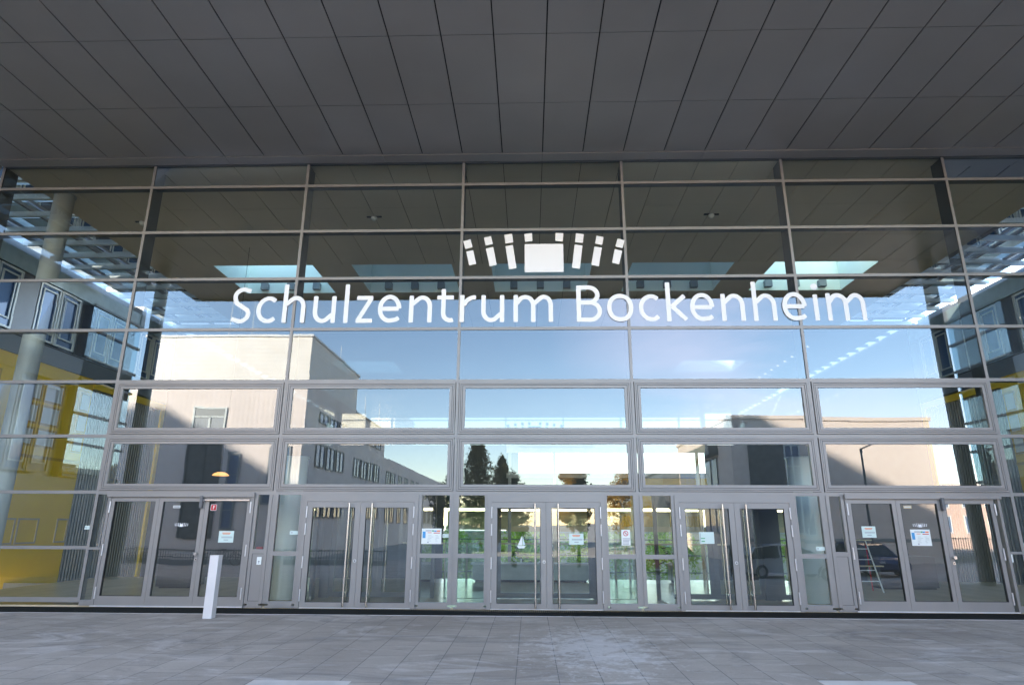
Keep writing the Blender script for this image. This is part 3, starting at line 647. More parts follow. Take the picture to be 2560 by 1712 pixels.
EMB = [[(8.04, 8.29), (8.22, 8.34), (8.27, 8.13), (8.10, 8.08)], [(8.12, 8.01), (8.29, 8.05), (8.37, 7.69), (8.20, 7.65)],
       [(8.55, 8.38), (8.72, 8.42), (8.77, 8.21), (8.59, 8.17)], [(8.60, 8.09), (8.78, 8.13), (8.87, 7.66), (8.70, 7.62)],
       [(9.05, 8.45), (9.24, 8.48), (9.27, 8.25), (9.08, 8.22)], [(9.08, 8.15), (9.26, 8.18), (9.35, 7.57), (9.17, 7.54)],
       [(9.54, 8.47), (9.73, 8.49), (9.74, 8.28), (9.56, 8.26)], [(10.31, 8.49), (10.50, 8.48), (10.48, 8.26), (10.30, 8.28)],
       [(9.55, 8.20), (10.49, 8.20), (10.49, 7.46), (9.55, 7.46)],
       [(10.81, 8.48), (11.00, 8.45), (10.97, 8.22), (10.78, 8.24)], [(10.77, 8.18), (10.96, 8.15), (10.88, 7.54), (10.69, 7.57)],
       [(11.31, 8.41), (11.48, 8.37), (11.44, 8.16), (11.27, 8.20)], [(11.25, 8.12), (11.43, 8.09), (11.34, 7.60), (11.16, 7.64)],
       [(11.82, 8.33), (11.99, 8.28), (11.93, 8.07), (11.76, 8.12)], [(11.74, 8.05), (11.92, 8.00), (11.83, 7.65), (11.66, 7.69)]]
t = thing('building_emblem', 'white emblem of a square with slanted bars above the lettering', 'emblem', (10, -.035, 7.46))
for p in EMB: MB().prism([(a-10, b_-7.46) for a, b_ in p], -.002, .004).build('block', m_letter, t)
for (x, z, lb) in ((2.01, 1.575, 'second glass of the left triple door'), (17.945, 1.625, 'second glass of the right triple door')):
    t = thing('emblem_sticker', 'tiny white copy of the building emblem on the '+lb, 'sticker', (x, -.035, z), 0, 'emblem stickers on the doors'); sc = .30/3.95
    b = MB()
    for p in EMB: b.prism([((a-10.02)*sc, (c2-7.97)*sc*1.05) for a, c2 in p], -.001, .001)
    b.build('print', m_letter, t)

# ------------------------------------------------------------------ notices on the glass
def notice(name, label, cat, x0, x1, z0, z1, mat_, rows=(), y=-.036, group=None):
    cx, cz = (x0+x1)/2, z0
    t = thing(name, label, cat, (cx, y, cz), 0, group)
    w_, h = x1-x0, z1-z0
    MB().box(-w_/2, w_/2, -.001, .001, 0, h).build('sheet', mat_, t)
    for (a, b_, c2, d, m_) in rows: MB().box(-w_/2+a*w_, -w_/2+b_*w_, -.003, -.001, c2*h, d*h).build('print', m_, t)
    return t
lines = lambda n, a, b_, z0, z1, m_: [(a+random.uniform(0, .05), b_-random.uniform(0, .2), z0+(z1-z0)*k/n, z0+(z1-z0)*(k+.45)/n, m_) for k in range(n)]
rp = [(.22, .78, .80, .86, m_orange), (.26, .74, .71, .76, m_orange)]+lines(2, .15, .95, .40, .56, m_ink)+[(.36, .66, .2, .25, m_ink)]
notice('notice', 'pale notice taped to the third glass of the left triple door', 'notice', 2.87, 3.20, 1.21, 1.45, m_paperg, rp)
notice('notice', 'pale notice on the right leaf of the middle door', 'notice', 10.49, 10.80, 1.20, 1.43, m_paperg, rp)
notice('notice', 'greenish sheet on the left leaf of the fourth door, with two green stamps', 'notice', 13.27, 13.58, 1.23, 1.47, m_paperg, [(.1, .38, .42, .50, m_green), (.12, .36, .16, .26, m_green), (.05, .08, .05, .9, m_ink)])
notice('notice', 'pale notice on the first glass of the right triple door', 'notice', 16.71, 17.0, 1.37, 1.60, m_paperg, rp)
pr = [(.05, .20, .38, .80, m_blue), (.20, .50, .83, .88, m_ink), (.52, .62, .80, .89, m_green), (.63, .75, .80, .88, m_blue), (.76, .93, .80, .88, m_orange), (.3, .5, .71, .75, m_orange), (.6, .92, .69, .74, m_red)]+lines(5, .28, .62, .18, .62, m_wframe)+lines(5, .68, .97, .18, .62, m_wframe)+[(.3, .37, .08, .14, m_ink)]
notice('poster', 'white timetable poster with a blue block, on the pane left of the middle door', 'poster', 7.31, 7.74, 1.20, 1.52, m_paper, pr)
notice('poster', 'white poster with a blue block, under the emblem on the right triple door', 'poster', 17.72, 18.13, 1.21, 1.54, m_paper, pr)
t = notice('warning_sign', 'white sign with a red crossed circle on the pane right of the middle door', 'sign', 11.61, 11.80, 1.19, 1.51, m_paper, lines(5, .12, .98, .06, .50, m_ink))
b = MB()
for k in range(24):
    a0, a1 = 2*pi*k/24, 2*pi*(k+1)/24; b.quad(*[(r*cos(a), -.004, .245+r*sin(a)) for r, a in ((.055, a0), (.055, a1), (.042, a1), (.042, a0))])
b.box(-.05, .05, -.0045, -.0035, -.006, .006, 0, Matrix.Translation((0, 0, .245)) @ Matrix.Rotation(radians(45), 4, 'Y'))
b.build('prohibition_ring', m_red, t); MB().box(-.014, .014, -.003, -.001, .235, .262).build('pictogram', m_ink, t)
t = notice('fire_sign', 'small red square sign with a white letter F on the left triple door', 'sign', 2.62, 2.74, 1.885, 2.005, m_red, [(.38, .50, .2, .8, m_paper), (.50, .72, .70, .80, m_paper), (.50, .66, .46, .56, m_paper)])
MB().ring(-.065, .065, -.005, .125, .007, -.003, -.001).build('border', m_paper, t)
notice('door_label', 'small grey label high on the second glass of the left triple door', 'label', 1.77, 1.93, 1.93, 1.985, m_wframe, [(.1, .9, .3, .7, m_ink)])
notice('door_label', 'small beige label high on the second glass of the right triple door', 'label', 17.66, 17.83, 1.97, 2.03, m_beige, [(.1, .9, .3, .7, m_wframe)])
for x0, x1, z, lb in ((-.16, -.033, 1.47, 'far left pane beside the triple door'), (4.42, 4.61, 1.38, 'pane in front of the left white column'), (7.76, 7.895, 1.33, 'pane beside the timetable poster'), (15.72, 15.90, 1.10, 'pane in front of the right white column'), (20.035, 20.2, 1.19, 'pane at the far right edge')):
    notice('maker_label', 'small pale label on the '+lb, 'label', x0, x1, z, z+.08, m_paperg, [(.12, .30, .4, .62, m_ink)], -.004 if x1 > 20 or x0 < 0 else -.004, 'pale labels on the side panes')
t = thing('paper_boat', 'white folded paper boat stuck on the left leaf of the middle door', 'decoration', (9.47, -.036, 1.12))
MB().prism([(-.10, .05), (.09, .05), (.05, 0), (-.06, 0)], -.004, 0).build('hull', m_paper, t); MB().prism([(-.08, .06), (0.01, .26), (.015, .06)], -.003, 0).build('sail', m_paper, t); MB().prism([(.02, .26), (.025, .06), (.08, .07)], -.003, 0).build('sail', m_paperg, t)
for x, z, lb in ((3.775, .76, 'left'), (16.225+3.42, .89, 'right')):
    t = thing('key_switch', 'white key switch plate on the grey panel at the %s' % lb, 'switch', (x+.045, -.035, z), 0, 'key switches on the grey panels')
    MB().box(-.05, .05, -.014, 0, 0, .16).build('plate', m_paper, t, bevel=.003); MB().tube((0, -.02, .065), (0, -.014, .065), .016, n=12).tube((0, -.016, .035), (0, -.014, .035), .008, n=8).build('keyhole', m_ink, t)

# bollard
t = thing('bollard', 'square brushed aluminium bollard standing on the paving before the left doors', 'bollard', (3.62, -1.60, GZ))
MB().box(-.085, .085, -.085, .085, 0, 1.12).build('post', m_alu, t, bevel=.004); MB().box(-.089, .089, -.089, .089, 1.12, 1.126).build('cap', m_hinge, t)
MB().box(-.11, .11, -.11, .11, 0, .004).build('base_plate', m_concrete, t)

# ------------------------------------------------------------------ what stands behind the camera (seen in the glass)
m_cream = ribmat('cream cladding', (0.86, 0.80, 0.72), .7, .30, 'Z', .07)
m_pink = ribmat('pale ribbed concrete', (0.80, 0.69, 0.62), .8, .35, 'XY', .06)
m_tan = mat('tan render', (0.80, 0.66, 0.56), .85, 0, .05, .3)
m_darkclad = mat('dark clad', (0.09, 0.10, 0.11), .5)
PB = thing('office_block', 'tall pale stepped office block with ribbed walls, reflected at the left', 'building', (-12, -30, LZ))
def pb(x0, x1, y0, y1, z0, z1, m, n): return MB().box(x0+12, x1+12, y0+30, y1+30, z0-LZ, z1-LZ).build(n, m, PB)
pb(-18.6, -6.3, -43, -30, 11.5, 14.8, m_cream, 'tower'); pb(-60, -6.3, -43, -30, LZ, 11.5, m_pink, 'wall'); pb(-60, -6.4, -56, -43.01, LZ, 11.5, m_pink, 'wall'); pb(-40, -6.5, -110, -56.01, LZ, 8.6, m_pink, 'wall')
pb(-18.7, -6.2, -43.1, -29.9, 14.8, 14.95, m_white, 'parapet'); pb(-60, -6.3, -56.1, -43.02, 11.5, 11.65, m_darkclad, 'parapet')
def opening(x0, x1, z0, z1, bars, name='window', par=PB, y=-30, ox=-12, m=m_wframe, blind=0, glass=None):
    f = MB(); f.ring(x0-ox, x1-ox, z0-LZ, z1-LZ, .12, .02, .10)
    for (a, b_, c2, d) in bars: f.box(a-ox, b_-ox, .02, .09, c2-LZ, d-LZ)
    fo = f.build(name, m, par); MB().box(x0-ox+.12, x1-ox-.12, .015, .04, z0-LZ+.12, z1-LZ-.12).build('pane', glass or (m_wglass if not blind else m_band), fo)
    if blind: MB().box(x0-ox+.12, x1-ox-.12, .04, .07, blind-LZ, z1-LZ-.12).build('blind', m_column, fo)
    return fo
opening(-14.35, -11.95, 7.75, 9.65, [(-13.2, -13.05, 7.8, 8.95), (-14.3, -12, 8.9, 9.0)], blind=8.98)
opening(-14.45, -11.95, .6, 6.95, [(-14.4, -12, z, z+.07) for z in (1.6, 2.8, 3.5, 4.3, 5.1, 5.9)]+[(-13.2, -13.1, .7, 6.9)], m=m_darkclad, glass=m_darkclad)
opening(-11.45, -10.6, 1.2, 6.4, [(-11.4, -10.6, z, z+.08) for z in (2.4, 3.6, 4.9)], m=m_band)
opening(-8.6, -7.0, 2.8, 6.8, [(-8.5, -7.0, z, z+.08) for z in (4.4, 5.6)]+[(-7.8, -7.7, 2.9, 6.7)], m=m_band)
for (x, ya, yb, lv) in ((-6.3, -42, -33, ((5.6, 7.4), (2.0, 3.8), (9.0, 9.8))), (-6.4, -55, -44, ((5.6, 7.4), (2.0, 3.8), (9.1, 10.2))), (-6.5, -108, -58, ((5.2, 7.2), (1.6, 3.6)))):
    for z0, z1 in lv:
        yy = yb
        while yy > ya+1.5:
            f = MB(); f.ringx(yy-2.2+30, yy+30, z0-LZ, z1-LZ, .10, x+12.01, x+12.10); f.box(x+12.01, x+12.09, yy-1.15+30, yy-1.05+30, z0-LZ, z1-LZ); fo = f.build('window', m_darkclad, PB)
            MB().box(x+12.012, x+12.03, yy-2.1+30, yy-.1+30, z0-LZ+.1, z1-LZ-.1).build('pane', m_wglass, fo); yy -= 2.6 if yy > -60 else 4.2
for i, (x, y, z0, z1) in enumerate(((-13.05, -31, 14.9, 18.2), (-11.3, -31, 14.9, 17.9), (-6.6, -38, 14.9, 16.3), (-6.8, -48, 11.6, 14.2), (-6.8, -54, 11.6, 14.6))):
    MB().tube((x+12, y+30, z0-LZ), (x+12, y+30, z1-LZ), .03, .015, n=6).build('lightning_rod', m_white, PB)
RB = thing('tan_block', 'low tan rendered block with a glazed side, reflected at the right', 'building', (30, -30, LZ))
def rb(x0, x1, y0, y1, z0, z1, m, n, par=RB): return MB().box(x0-30, x1-30, y0+30, y1+30, z0-LZ, z1-LZ).build(n, m, par)
rb(23.5, 37.15, -46, -30, LZ, 8.55, m_tan, 'wall'); rb(23.4, 37.25, -46.1, -29.9, 8.55, 8.8, m_tan, 'parapet'); rb(22.8, 23.49, -52, -33, 6.6, 7.4, m_darkclad, 'cornice'); rb(22.0, 30, -75, -46.2, LZ, 6.4, m_darkclad, 'wall'); rb(21.7, 30, -75.2, -46.15, 6.4, 7.0, m_band, 'cornice')
for k in range(7):
    y1 = -33.5-k*1.7; f = MB(); f.ringx(y1-1.7+30, y1+30, 1.0-LZ, 6.4-LZ, .06, 23.42-30, 23.49-30); f.box(23.43-30, 23.49-30, y1-1.7+30, y1+30, 3.6-LZ, 3.68-LZ); fo = f.build('window', m_darkclad, RB)
    MB().box(23.46-30, 23.48-30, y1-1.64+30, y1-.06+30, 1.06-LZ, 6.34-LZ).build('pane', m_wglass, fo)
rb(24.6, 27.0, -30, -29.93, LZ, 6.9, m_darkclad, 'pier')
f = MB(); f.ring(-3.0, -1.9, 1-LZ, 6.9-LZ, .1, .02, .1); f.box(-2.5, -2.42, .02, .09, 1-LZ, 6.9-LZ); f.box(-3, -1.9, .02, .08, 5.4-LZ, 5.5-LZ); fo = f.build('window', m_wframe, RB); MB().box(-2.9, -2.0, .01, .04, 1.1-LZ, 6.8-LZ).build('pane', m_wglass, fo)
rb(24, 37.1, -30, -29.95, .55, .75, m_column, 'string_course')
TH = thing('town_house', 'sunlit old town house with many windows, reflected at the far right', 'building', (62, -60, LZ))
m_rose = mat('rose plaster', (0.60, 0.44, 0.37), .85, 0, .1, .5)
MB().box(-8, 30, -12, 0, 0, 6.6).build('wall', m_rose, TH); MB().box(-8.4, 30.4, -.0, .35, 6.6, 7.0).build('cornice', m_tan, TH)
for k in range(14):
    for z in (1.6, 4.3):
        x = -6.8+k*2.5; f = MB(); f.ring(x, x+1.1, z, z+1.8, .1, .01, .12); fo = f.build('window', m_white, TH); MB().box(x+.1, x+1.0, .02, .06, z+.1, z+1.7).build('pane', m_wglass, fo)
# unseen tower boxes, added behind the school to throw the slanting shadows
for i, (xr, yc, h, lb) in enumerate(((-68.6, 30, 38.9, 'taller unseen tower box added as shadow caster, far behind the hall, at the left'), (-26.6, 30, 38.2, 'unseen tower box added as shadow caster behind the hall, nearer the middle'))):
    t = thing('shadow_tower', lb, 'building', (xr-7, yc+15, -1.6))
    h += 1.2; MB().box(-7, 7, -15, 60, 0, h).build('wall', m_concrete, t)
    b = MB()
    for z in range(3, 36, 3): b.box(-7.03, 7.03, -15.03, 60.03, z, z+1.5)
    b.build('window_band', m_wglass, t)

# street lamp
t = thing('street_lamp', 'slim dark street lamp with a flat tilted head', 'street lamp', (29.7, -25, LZ))
MB().tube((0, 0, 0), (0, 0, 6.6), .085, .055, n=12).build('pole', m_darkclad, t, smooth=True); MB().tube((0, 0, 6.6), (0, 0, 6.85), .075, n=12).build('collar', m_darkclad, t)
b = MB(); Tm = Matrix.Translation((.05, 0, 6.85)) @ Matrix.Rotation(radians(-24), 4, 'Y'); b.box(0, .85, -.12, .12, -.02, .05, 0, Tm); b.box(.1, .7, -.15, .15, 0, .03, 0, Tm); b.build('lamp_head', m_darkclad, t, bevel=.01)

# railings
def railing(lb, x0, x1, y, z1, wall_h=.45):
    t = thing('iron_railing', lb, 'fence', (x0, y, LZ), 0, 'iron railings along the street'); L = x1-x0
    MB().box(0, L, -.12, .12, 0, wall_h).build('base_wall', m_column, t)
    b = MB(); b.box(0, L, -.02, .02, z1-.06, z1); b.box(0, L, -.02, .02, wall_h+.1, wall_h+.14)
    x = 0
    while x < L: b.box(x, x+.03, -.015, .015, wall_h, z1+.05); x += .16
    b.build('bars', m_darkclad, t)
railing('black iron railing on a low wall, reflected in the left doors', -16, 1, -26, .85, .3)
railing('black iron railing before the town house, reflected at the right', 37.5, 60, -33, 1.6)

# cars
def car(lb, name, cat, loc, rz, L, Hh, paint, seats=1):
    t = thing(name, lb, cat, loc, rz, 'cars parked on the street')
    Wd = 1.72; l = L/2
    body = [(-l, .35), (-l*.98, .62), (-l*.93, .84), (-l*.62, .90), (l*.55, .92), (l*.90, .80), (l*.99, .62), (l, .36), (l*.84, .24), (-l*.88, .24)]
    b = MB(); n = len(body)
    ys = [(-Wd/2+.06, .97), (-Wd/2, 1.0), (Wd/2, 1.0), (Wd/2-.06, .97)]
    vs = []
    for y, s_ in ys: vs += [(p[0]*s_, y, p[1] if s_ == 1 else .3+(p[1]-.3)*.93) for p in body]
    fs = []
    for r in range(3): fs += [(r*n+k, r*n+(k+1) % n, (r+1)*n+(k+1) % n, (r+1)*n+k) for k in range(n)]
    fs += [tuple(range(n)), tuple(range(3*n, 4*n))[::-1]]
    b.add(vs, fs); b.build('body', paint, t, bevel=.03)
    cab = [(-l*.86, .86), (-l*.70, Hh-.06), (-l*.45, Hh), (l*.12, Hh-.01), (l*.30, Hh-.10), (l*.62, .90)]
    b = MB(); vs = []
    for y, k_ in ((-Wd/2+.05, 0), (-Wd/2+.22, 1), (Wd/2-.22, 1), (Wd/2-.05, 0)): pass
    lowp = [cab[0], cab[-1]]; top = cab[1:-1]
    va = [(-l*.86, s*(Wd/2-.06), .87) for s in (-1, 1)]+[(l*.62, s*(Wd/2-.06), .90) for s in (-1, 1)]
    tv = [[(p[0], s*(Wd/2-.20), p[1]) for p in top] for s in (-1, 1)]
    v = [va[0]]+tv[0]+[va[2]]+[va[1]]+tv[1]+[va[3]]; n = 6
    b.add(v, [tuple(range(6)), tuple(range(6, 12))[::-1]]+[(k, (k+1), 7+k, 6+k) for k in range(5)], 0)
    b.build('cabin_glass', mat('car glass', (.02, .03, .035), .05), t)
    b = MB(); b.quad(*[(tv[0][i][0], s*(Wd/2-.195), tv[0][i][2]+.008) for i, s in ((0, -1), (1, -1), (2, -1), (3, -1), (3, 1), (2, 1), (1, 1), (0, 1))][:4][:0] or [(tv[0][1][0], -Wd/2+.19, Hh+.012), (tv[0][2][0], -Wd/2+.19, Hh+.002), (tv[0][2][0], Wd/2-.19, Hh+.002), (tv[0][1][0], Wd/2-.19, Hh+.012)])
    for s in (-1, 1):
        for i in range(3): a, c2 = tv[0][i], tv[0][i+1]; b.quad((a[0], s*(Wd/2-.185), a[2]-.05), (c2[0], s*(Wd/2-.185), c2[2]-.05), (c2[0], s*(Wd/2-.19), c2[2]+.014), (a[0], s*(Wd/2-.19), a[2]+.014))
        for (p, q_) in ((va[0 if s < 0 else 1], tv[0][0]), (va[2 if s < 0 else 3], tv[0][3])):
            b.tube((p[0], p[1], p[2]), (q_[0], s*(Wd/2-.20), q_[2]), .035, n=6)
        b.tube((-l*.15, s*(Wd/2-.055), .88), (-l*.15, s*(Wd/2-.19), Hh-.02), .035, n=6)
    b.build('roof', paint, t)
    for sx in (-.60, .62):
        for s in (-1, 1):
            wo = MB().tube((l*sx, s*(Wd/2-.19), .31), (l*sx, s*(Wd/2+.01), .31), .31, n=24).build('wheel', m_black, t)
            MB().tube((l*sx, s*(Wd/2+.011), .31), (l*sx, s*(Wd/2+.02), .31), .19, n=16).build('rim', m_hinge, wo)
    for s in (-1, 1):
        MB().box(l*.90, l*.985, s*.62-.14, s*.62+.14, .60, .72).build('headlight', m_white, t); MB().box(-l*.975, -l*.92, s*.66-.1, s*.66+.1, .62, .78).build('tail_light', m_red, t)
    return t
p_white = mat('white car paint', (.85, .86, .88), .2, 0, .02); p_blue = mat('blue car paint', (.03, .06, .16), .2); p_red = mat('red car paint', (.32, .05, .03), .25)
car('white hatchback parked side on in the street', 'parked_car', 'car', (21.8, -18.0, LZ), 0, 4.3, 1.48, p_white)
car('dark blue car parked behind the white hatchback', 'parked_car', 'car', (27.0, -20.5, LZ), radians(80), 4.1, 1.55, p_blue)
car('dull red car parked left of the white hatchback', 'parked_car', 'car', (16.9, -20.8, LZ), radians(75), 4.0, 1.45, p_red)

# bicycles leaning by the railing
def bicycle(lb, x, y, rz):
    t = thing('bicycle', lb, 'bicycle', (x, y, LZ), rz, 'bicycles by the railing')
    for cx in (-.52, .52):
        b = MB(); n = 24
        for k in range(n):
            a0, a1 = 2*pi*k/n, 2*pi*(k+1)/n; b.tube((cx+.33*cos(a0), 0, .34+.33*sin(a0)), (cx+.33*cos(a1), 0, .34+.33*sin(a1)), .018, n=6)
        for k in range(8): a0 = 2*pi*k/8; b.tube((cx, 0, .34), (cx+.33*cos(a0), 0, .34+.33*sin(a0)), .004, n=4)
        b.build('wheel', m_black, t)
    b = MB()
    for p, q_ in (((-.52, 0, .34), (-.08, 0, .33)), ((-.52, 0, .34), (-.18, 0, .78)), ((-.08, 0, .33), (-.20, 0, .90)), ((-.08, 0, .33), (.38, 0, .80)), ((-.18, 0, .78), (.36, 0, .86)), ((.36, 0, .95), (.52, 0, .34))): b.tube(p, q_, .016, n=6)
    b.build('frame', m_darkclad, t); MB().tube((.36, -.25, .98), (.36, .25, .98), .014, n=6).build('handlebar', m_steel, t); MB().box(-.33, -.08, -.07, .07, .90, .95).build('saddle', m_black, t, bevel=.01)
bicycle('dark bicycle parked at the railing, left of the pair', -13.6, -25.3, .3); bicycle('dark bicycle parked at the railing, right of the pair', -8.3, -24.8, -.4)

# person standing in the street
def person(lb, loc, rz):
    t = thing('person', lb, 'person', loc, rz)
    V = {'pel': (0, 0, .95, .14), 'sp': (0, 0, 1.15, .135), 'ch': (0, .01, 1.34, .15), 'nk': (0, 0, 1.50, .055), 'hd': (0, -.01, 1.60, .085), 'tp': (0, -.005, 1.70, .075),
         'lh': (.10, 0, .88, .095), 'lk': (.11, -.02, .49, .058), 'la': (.11, .03, .09, .04), 'lf': (.12, -.13, .04, .035), 'rh': (-.10, 0, .88, .095), 'rk': (-.11, .0, .49, .058), 'ra': (-.12, .05, .09, .04), 'rf': (-.13, -.11, .04, .035),
         'ls': (.19, 0, 1.42, .06), 'le': (.25, .03, 1.14, .043), 'lw': (.25, -.06, .90, .028), 'lp': (.25, -.09, .83, .03), 'rs': (-.19, 0, 1.42, .06), 're': (-.25, .03, 1.14, .043), 'rw': (-.23, -.08, .90, .028), 'rp': (-.23, -.11, .83, .03)}
    E_ = ['pel sp', 'sp ch', 'ch nk', 'nk hd', 'hd tp', 'pel lh', 'lh lk', 'lk la', 'la lf', 'pel rh', 'rh rk', 'rk ra', 'ra rf', 'ch ls', 'ls le', 'le lw', 'lw lp', 'ch rs', 'rs re', 're rw', 'rw rp']
    for h2, sg in (('l', 1), ('r', -1)):
        bx_, by_, bz_ = V[h2+'p'][:3]
        for k in range(4):
            V[h2+'f%d' % k] = (bx_+.003*sg, by_-.03+.02*k, bz_-.07-(.01 if k in (1, 2) else 0), .0085); V[h2+'g%d' % k] = (bx_-.008*sg, by_-.035+.02*k, bz_-.10-(.01 if k in (1, 2) else 0), .0075); E_ += [h2+'p '+h2+'f%d' % k, h2+'f%d ' % k+h2+'g%d' % k]
        V[h2+'t'] = (bx_-.01*sg, by_-.05, bz_-.03, .009); E_.append(h2+'w '+h2+'t')
    ks = list(V); me = bpy.data.meshes.new('body'); me.from_pydata([V[k][:3] for k in ks], [tuple(ks.index(a) for a in e.split()) for e in E_], [])
    o = bpy.data.objects.new('body', me); COL.objects.link(o); o.parent = t
    md = o.modifiers.new('skin', 'SKIN'); 
    for i, k in enumerate(ks): me.skin_vertices[0].data[i].radius = (V[k][3], V[k][3]*(.8 if k in ('sp', 'ch', 'pel') else 1))
    me.skin_vertices[0].data[0].use_root = True
    o.modifiers.new('sub', 'SUBSURF').levels = 1; o.modifiers['sub'].render_levels = 2; me.materials.append(mat('dark clothes', (.025, .027, .035), .9))
    b = MB(); vs = []
    for i in range(9):
        for j in range(14):
            a, c2 = pi*i/8, 2*pi*j/14; vs.append((.085*sin(a)*cos(c2), .01+.098*sin(a)*sin(c2), 1.66+.115*cos(a)))
    fs = [(i*14+j, i*14+(j+1) % 14, (i+1)*14+(j+1) % 14, (i+1)*14+j) for i in range(8) for j in range(14)]
    f = [q_ for q_ in fs if all(vs[i][2] > 1.66 or vs[i][1] > .03 for i in q_)]; b.add([(v[0]*1.03, v[1]*1.03, v[2]) for v in vs], f); b.build('hair', mat('dark hair', (.03, .02, .015), .8), t, smooth=True)
    b = MB(); b.add([(v[0]*.96, v[1]*.96-.006, v[2]-.012) for v in vs], fs); b.tube((0, -.09, 1.665), (0, -.112, 1.635), .010, .014, n=8); b.build('face', mat('skin', (.45, .27, .19), .6), t, smooth=True)
    b = MB(); b.box(-.038, -.02, -.094, -.086, 1.66, 1.668).box(.02, .038, -.094, -.086, 1.66, 1.668).box(-.02, .02, -.093, -.086, 1.60, 1.606); b.build('eyes_and_mouth', m_black, t)
person('person in dark clothes standing in the street, reflected in the fourth door', (19.6, -19.2, LZ), radians(200))

# ------------------------------------------------------------------ trees
def leafmat(name, c1, c2):
    m = bpy.data.materials.new(name); m.use_nodes = True; t = m.node_tree; b = t.nodes['Principled BSDF']; b.inputs['Roughness'].default_value = .7; b.inputs['Specular IOR Level'].default_value = .2
    c = N(m, 'ShaderNodeTexCoord'); n = N(m, 'ShaderNodeTexNoise', Scale=.9, Detail=4.0); t.links.new(c.outputs['Object'], n.inputs['Vector'])
    r = N(m, 'ShaderNodeValToRGB'); r.color_ramp.elements[0].position = .38; r.color_ramp.elements[1].position = .62; r.color_ramp.elements[0].color = c1+(1,); r.color_ramp.elements[1].color = c2+(1,)
    t.links.new(n.outputs['Fac'], r.inputs['Fac']); t.links.new(r.outputs['Color'], b.inputs['Base Color'])
    tl = N(m, 'ShaderNodeBsdfTranslucent'); t.links.new(r.outputs['Color'], tl.inputs['Color']); mx = N(m, 'ShaderNodeMixShader'); mx.inputs['Fac'].default_value = .5
    t.links.new(b.outputs['BSDF'], mx.inputs[1]); t.links.new(tl.outputs['BSDF'], mx.inputs[2]); t.links.new(mx.outputs['Shader'], t.nodes['Material Output'].inputs['Surface']); return m
lm_pine = leafmat('pine foliage', (.05, .065, .025), (.15, .13, .05)); lm_gold = leafmat('autumn foliage', (.22, .13, .02), (.45, .26, .04)); lm_green = leafmat('fresh foliage', (.22, .36, .06), (.55, .66, .16)); lm_dark = leafmat('dark foliage', (.02, .035, .015), (.06, .08, .025))
m_bark = mat('bark', (.07, .055, .04), .9, 0, .3, 6, .4)
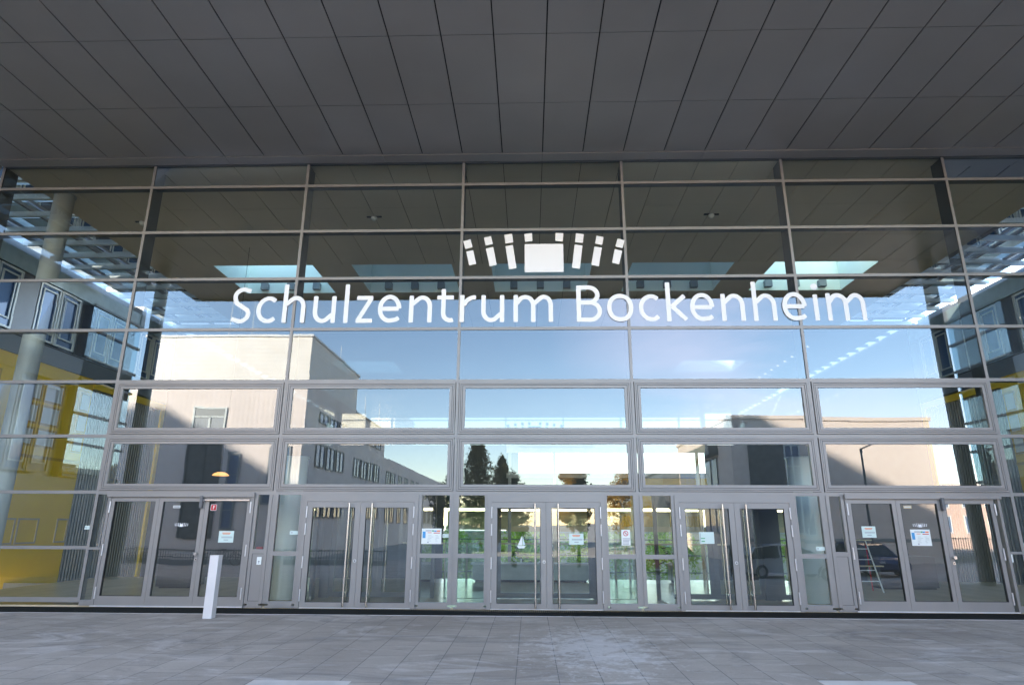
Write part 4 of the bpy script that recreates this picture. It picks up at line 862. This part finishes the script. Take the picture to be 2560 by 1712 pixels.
def tree(name, lb, x, y, z, H_, Rr, lm, shape='round', nleaf=3500, ls=.22, crown0=.3, cat='tree', group=None):
    t = thing(name, lb, cat, (x, y, z), 0, group); rnd = random.Random(int(x*10+y*7))
    b = MB(); b.tube((0, 0, 0), (.05, .02, H_*.5), Rr*.06+.05, Rr*.035+.03, n=8); b.tube((.05, .02, H_*.5), (0, 0, H_*.95), Rr*.035+.03, .02, n=8)
    cl = []
    for k in range(34 if shape != 'cone' else 110):
        u = rnd.random(); zz = H_*(crown0+(1-crown0)*u)
        if shape == 'cone': rad = Rr*(1-u)**.75*(.55+.45*rnd.random())+.12
        else: rad = Rr*math.sqrt(max(.05, 1-(2*u-1)**2))*(.35+.65*rnd.random())
        a = rnd.uniform(0, 2*pi); p = Vector((rad*cos(a)*.8, rad*sin(a)*.8, zz)); cl.append((p, (Rr*.30 if shape != 'cone' else Rr*.17*(1.2-u*.7))*rnd.uniform(.7, 1.3)))
        b.tube((0, 0, zz*.85), tuple(p), .045, .012, n=5)
    b.build('trunk', m_bark, t)
    b = MB()
    for k in range(nleaf):
        if shape == 'cone':
            lv = rnd.randrange(13); nb = 7; bi = rnd.randrange(nb); hh = math.sin(lv*12.9+bi*78.2)*.5+.5; u = (lv+.5*hh)/13.0; rr = Rr*(1-u)**.85*(.62+.45*hh)+.10
            tt = rnd.random()**.6; a = 2*pi*(bi+lv*.37)/nb+rnd.gauss(0, .22)*(.4+tt); zc = H_*(crown0+(1-crown0)*u)+rnd.gauss(0, .17)+.35*tt*(.5-tt)*2
            p = Vector((rr*tt*cos(a)+rnd.gauss(0, .08), rr*tt*sin(a)+rnd.gauss(0, .08), min(zc, H_*1.02))); u = Vector((rnd.gauss(0, 1), rnd.gauss(0, 1), rnd.gauss(0, 1))).normalized(); v = u.orthogonal().normalized()
            s_ = ls*rnd.uniform(.4, 1.0); b.quad(p-u*s_*.5, p-v*s_*.28, p+u*s_*.5, p+v*s_*.28); continue
        c0, cr_ = cl[rnd.randrange(len(cl))]; d = Vector((rnd.gauss(0, 1), rnd.gauss(0, 1), rnd.gauss(0, .7))); d = d.normalized()*cr_*rnd.random()**.4
        p = c0+d; u = Vector((rnd.gauss(0, 1), rnd.gauss(0, 1), rnd.gauss(0, 1))).normalized(); v = u.orthogonal().normalized()
        s_ = ls*rnd.uniform(.5, 1.2); b.quad(p-u*s_*.5, p-v*s_*.28, p+u*s_*.5, p+v*s_*.28)
    b.build('crown', lm, t, fix=False)
tree('pine_tree', 'tall dark pine with an uneven tip, reflected above the middle door', 4.9, -45, LZ, 10.6, 3.5, lm_pine, 'cone', 12000, .30, .12)
tree('pine_tree', 'shorter pine beside the tall one, reflected above the middle door', 7.1, -46, LZ, 8.6, 2.8, lm_pine, 'cone', 8000, .28, .12)
tree('autumn_tree', 'golden autumn tree, reflected right of the pines', 13.7, -46, LZ, 7.6, 2.3, lm_gold, 'round', 8000, .26)
tree('autumn_tree', 'small orange tree, reflected at the foot of the glazed block', 18.2, -44, LZ, 6.6, 2.2, lm_gold, 'round', 3500, .24)
tree('street_tree', 'dark leafy street tree, reflected left of the middle door', 5.2, -24, LZ, 5.2, 1.7, lm_dark, 'round', 4500, .17)
tree('street_tree', 'dark leafy street tree, reflected in the middle door', 8.6, -25, LZ, 5.3, 1.3, lm_dark, 'round', 3500, .16)
tree('street_tree', 'leafy street tree, reflected right of the middle door', 12.6, -24, LZ, 4.9, 1.0, lm_dark, 'round', 2600, .15)
# behind the hall
for i, x in enumerate((-3, 1.5, 5.5, 9.3, 13.2, 17.0, 21.5)):
    tree('garden_tree', 'bright green shrubby tree behind the rear glass, %s from the left' % ('first', 'second', 'third', 'fourth', 'fifth', 'sixth', 'seventh')[i], x, 20+(i % 3), -1.6, 2.8+.2*(i % 2), 2.2, lm_green, 'round', 2600, .22, .15, group='trees in the rear garden')
m_rearb = mat('rear building render', (0.66, 0.60, 0.48), .8, 0, .05)
t = thing('garden_wall', 'pale panelled wall at the back of the rear garden', 'wall', (10, 27, -1.6)); MB().box(-30, 30, 0, .3, 0, 2.7).build('wall', m_rearb, t); MB().box(-30.1, 30.1, -.05, .35, 2.7, 2.8).build('coping', m_alu, t)

# the sun and sky reach the garden from behind
